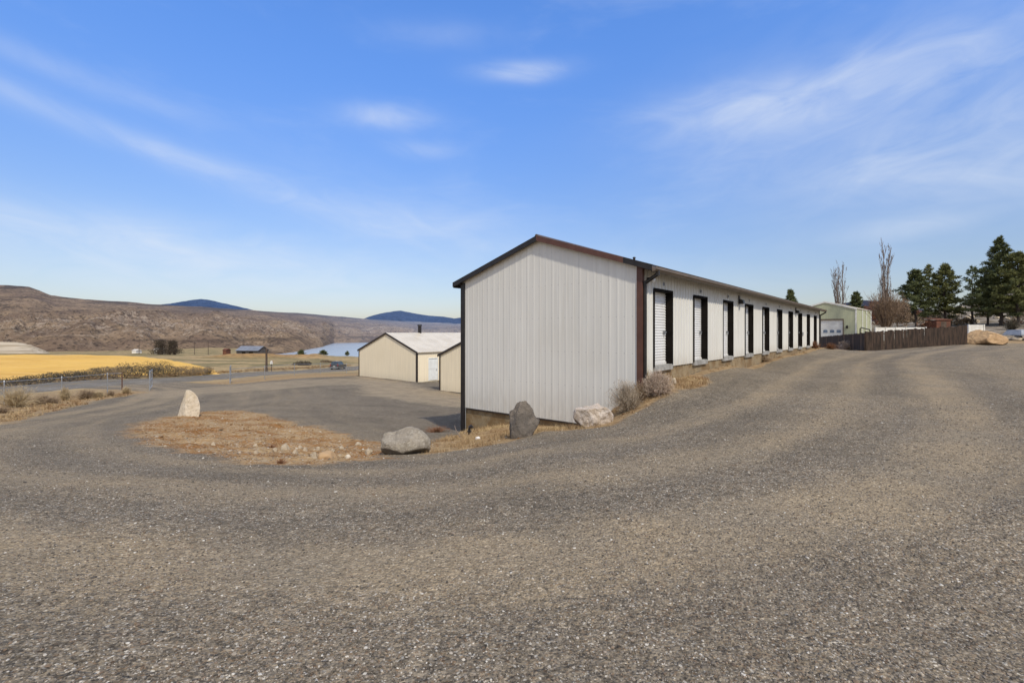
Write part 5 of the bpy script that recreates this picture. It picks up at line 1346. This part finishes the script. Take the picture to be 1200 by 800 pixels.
# ------------------------------------------------------------------ light, sky, camera
SE = math.radians(47); sh = Vector((.42, -.907)); sh.normalize()
sun_dir = Vector((sh.x*math.cos(SE), sh.y*math.cos(SE), math.sin(SE)))
ld = bpy.data.lights.new('sun', 'SUN'); ld.energy = 3.3; ld.angle = math.radians(2.5); ld.color = (1.0, .925, .80)
lo = bpy.data.objects.new('sun', ld); COL.objects.link(lo); lo.rotation_euler = (-sun_dir).to_track_quat('-Z', 'Y').to_euler()
w = bpy.data.worlds.new('World'); scene.world = w; w.use_nodes = True
t = NT(w.node_tree); bg = w.node_tree.nodes['Background']
sky = t.n('ShaderNodeTexSky', sky_type='NISHITA'); sky.sun_disc = False
sky.sun_elevation = SE; sky.sun_rotation = math.atan2(sh.x, sh.y); sky.altitude = 300; sky.air_density = 1.0; sky.dust_density = 1.2; sky.ozone_density = 2.0
d = t.n('ShaderNodeTexCoord').outputs['Generated']
x, y, z = t.sep(d)
azm = t.math('ARCTAN2', x, y); elv = t.math('ARCSINE', z)
wisp_vec = t.comb(azm, elv, 0.0)
warpn = t.noise(3.0, 3, wisp_vec, .6)
def PA(px, py):   # azimuth, elevation of a direction
    vx, vz = (px-CX)/F, (HY-py)/F
    return math.atan2(vx, 1), math.asin(vz/math.sqrt(1+vx*vx+vz*vz))
GA_ = (-.20, -.03, .2)
GR = []
for a_ in GA_:
    ca, sa = math.cos(a_), math.sin(a_)
    GR.append(t.noise(1.0, 5, t.comb(t.math('ADD', t.math('MULTIPLY', azm, 7*ca), t.math('MULTIPLY', elv, 7*sa)), t.math('ADD', t.math('MULTIPLY', azm, -20*sa), t.math('MULTIPLY', elv, 20*ca)), a_), .55, 1.0))
def wisp(px, py, lx, ly, ang, amt, grain=1.0, seed=0.0):
    """soft streak of cirrus: elongated falloff times stretched noise"""
    a0, e0 = PA(px, py); lx /= F; ly /= F
    da = t.math('SUBTRACT', azm, a0); de = t.math('SUBTRACT', elv, e0)
    ca, sa = math.cos(ang), math.sin(ang)
    u = t.math('ADD', t.math('MULTIPLY', da, ca/lx), t.math('MULTIPLY', de, sa/lx))
    v = t.math('ADD', t.math('MULTIPLY', da, -sa/ly), t.math('MULTIPLY', de, ca/ly))
    v = t.math('ADD', v, t.math('MULTIPLY', t.math('SUBTRACT', warpn, .5), 1.6))
    q = t.math('ADD', t.math('MULTIPLY', u, u), t.math('MULTIPLY', v, v))
    fall = t.math('POWER', 2.718, t.math('MULTIPLY', q, -1.0))
    n = GR[min(range(len(GR)), key=lambda i: abs(GA_[i]-ang))]
    return t.math('MULTIPLY', t.math('MULTIPLY', fall, t.lin(n, .25, .75, .25, 1.0)), amt*1.2)
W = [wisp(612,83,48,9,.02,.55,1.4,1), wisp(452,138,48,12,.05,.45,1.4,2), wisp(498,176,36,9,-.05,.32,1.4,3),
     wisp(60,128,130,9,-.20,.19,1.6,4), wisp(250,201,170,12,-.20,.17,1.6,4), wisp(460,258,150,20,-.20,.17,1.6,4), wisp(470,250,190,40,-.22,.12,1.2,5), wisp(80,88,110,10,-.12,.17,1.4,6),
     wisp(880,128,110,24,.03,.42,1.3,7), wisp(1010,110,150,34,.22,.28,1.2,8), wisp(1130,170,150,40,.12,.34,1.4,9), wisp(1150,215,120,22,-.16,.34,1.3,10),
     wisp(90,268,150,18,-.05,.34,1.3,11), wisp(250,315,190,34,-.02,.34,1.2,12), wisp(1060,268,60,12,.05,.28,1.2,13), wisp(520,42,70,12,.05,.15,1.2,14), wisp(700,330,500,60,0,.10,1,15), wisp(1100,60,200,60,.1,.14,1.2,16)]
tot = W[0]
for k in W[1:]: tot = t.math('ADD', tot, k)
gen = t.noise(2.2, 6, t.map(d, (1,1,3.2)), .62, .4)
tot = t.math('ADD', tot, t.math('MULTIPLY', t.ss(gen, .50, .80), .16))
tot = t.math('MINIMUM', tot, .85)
tint = t.mix(t.ss(elv, .0, .64), (1.16, 1.09, 1.14), (1.20, 1.84, 2.72))
base = t.mix(1.0, sky.outputs[0], tint, 'MULTIPLY')
# unseen white cloud overhead and behind the camera, added as neutral fill
fill_veil = t.math('MAXIMUM', t.math('MULTIPLY', t.ss(elv, .62, .95), .66), t.math('MULTIPLY', t.ss(t.math('MULTIPLY', y, -1.0), -.05, .45), .70))
fill_veil = t.math('MULTIPLY', fill_veil, t.lin(gen, .3, .7, .6, 1.15))
t.l(t.mix(fill_veil, t.mix(tot, base, (7.4, 8.0, 8.9)), (7.9, 7.5, 6.8)), bg.inputs['Color'])
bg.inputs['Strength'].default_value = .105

cd = bpy.data.cameras.new('camera'); cam = bpy.data.objects.new('camera', cd); COL.objects.link(cam)
cam.location = (0, 0, EYE); cam.rotation_euler = (math.radians(90), 0, 0)
cd.sensor_width = 36; cd.lens = F/1200*36; cd.shift_y = -(400-HY)/1200; cd.clip_start = .05; cd.clip_end = 30000
scene.camera = cam
scene.view_settings.view_transform = 'Standard'; scene.view_settings.look = 'None'; scene.view_settings.exposure = 0
